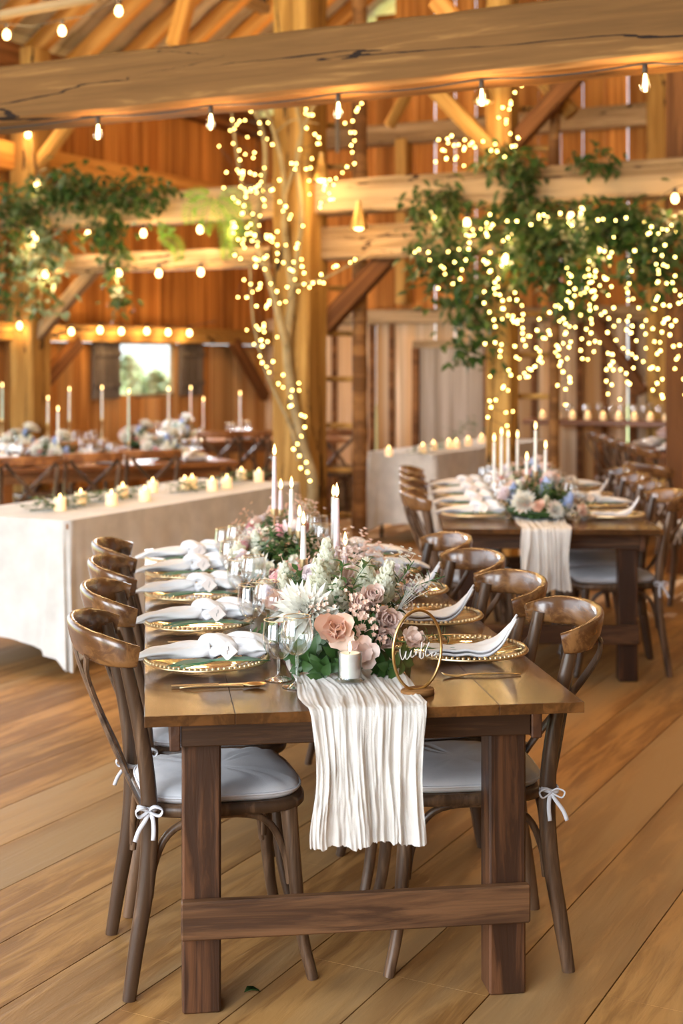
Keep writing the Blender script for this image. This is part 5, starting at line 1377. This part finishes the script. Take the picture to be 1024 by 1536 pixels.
for i, px in enumerate((835, 885, 935)):
    P = atq(px, 640, 13.9); P.z = 0
# bench like pew boards behind the ladder
t = empty('bench', atq(585, 640, 13.2), TH, 'low pale bench in front of the boards behind the ladder', 'bench'); t.location.z = 0
MB().box((0,0,.44), (1.3,.32,.05)).build('seat', 'beam_pale', t, smooth=None)
for x in (-.5,.5): MB().box((x,0,.21), (.07,.28,.41)).build('leg', 'beam_pale', t, smooth=None)

# ---------------------------------------------------------------- daylight, world, camera
w = bpy.data.worlds.new('daylight'); scene.world = w; w.use_nodes = True
nt = w.node_tree; bg = nt.nodes['Background']
tc = nt.nodes.new('ShaderNodeTexCoord'); sep = nt.nodes.new('ShaderNodeSeparateXYZ'); nt.links.new(tc.outputs['Generated'], sep.inputs[0])
rp = ramp(nt, [(.0, (.45,.50,.42)), (.49, (.62,.70,.66)), (.52, (.86,.93,1.0)), (1, (.62,.78,1.0))])
mr = nt.nodes.new('ShaderNodeMapRange'); mr.inputs[1].default_value = -1; mr.inputs[2].default_value = 1
nt.links.new(sep.outputs[2], mr.inputs[0]); nt.links.new(mr.outputs[0], rp.inputs[0]); nt.links.new(rp.outputs[0], bg.inputs[0])
bg.inputs[1].default_value = WORLD
def area(loc, target, sx, sy, watt, col):
    l = bpy.data.lights.new('door_daylight', 'AREA'); l.shape = 'RECTANGLE'; l.size = sx; l.size_y = sy; l.energy = watt; l.color = col
    o = bpy.data.objects.new('door_daylight', l); COL.objects.link(o); o.location = loc
    o.rotation_euler = (Vector(target)-Vector(loc)).to_track_quat('-Z', 'Y').to_euler(); return o
area((-4.2, -3.0, 2.6), (0, 5, .8), 4.5, 3.4, DOOR, (.90,.95,1.0))
area((-8.3, 1.5, 2.2), (-1, 7.5, .7), 3.6, 3.0, SIDE, (.78,.89,1.0))
area(bw(PW+.3, 12.5, 1.55), bw(-3, 12.0, .6), 1.0, .55, 60, (.85,.93,1.0))
sun = bpy.data.lights.new('sun', 'SUN'); sun.energy = 30; sun.angle = .02; sun.color = (1,.95,.86)
so = bpy.data.objects.new('sun', sun); COL.objects.link(so); so.rotation_euler = (math.radians(-38), 0, TH)
# added warm fill lamps without bulbs, giving the far area its glow
for (p, q, z, wt) in ROOF_FILL: lamp(bw(p, q, z), wt, (1,.60,.25), .12)

cam = bpy.data.cameras.new('camera'); co = bpy.data.objects.new('camera', cam); COL.objects.link(co)
co.location = (0, 0, CH); co.rotation_euler = (PI/2, 0, 0)
cam.sensor_fit = 'VERTICAL'; cam.sensor_height = 36; cam.sensor_width = 24; cam.lens = 50
cam.shift_y = (HZ-768)/1536
cam.dof.use_dof = True; cam.dof.focus_distance = 3.62; cam.dof.aperture_fstop = 2.8
cam.clip_end = 200
scene.camera = co
vs = scene.view_settings; vs.view_transform = 'Standard'; vs.look = 'None'; vs.gamma = 1; vs.use_curve_mapping = False; vs.exposure = EXPO
cy = scene.cycles
cy.use_denoising = True
try: cy.denoiser = 'OPENIMAGEDENOISE'
except Exception: pass
cy.max_bounces = 7; cy.diffuse_bounces = 3; cy.glossy_bounces = 3; cy.transmission_bounces = 4; cy.transparent_max_bounces = 24
cy.sample_clamp_indirect = 4; cy.sample_clamp_direct = 60; cy.caustics_reflective = False; cy.caustics_refractive = False
cy.use_light_tree = True
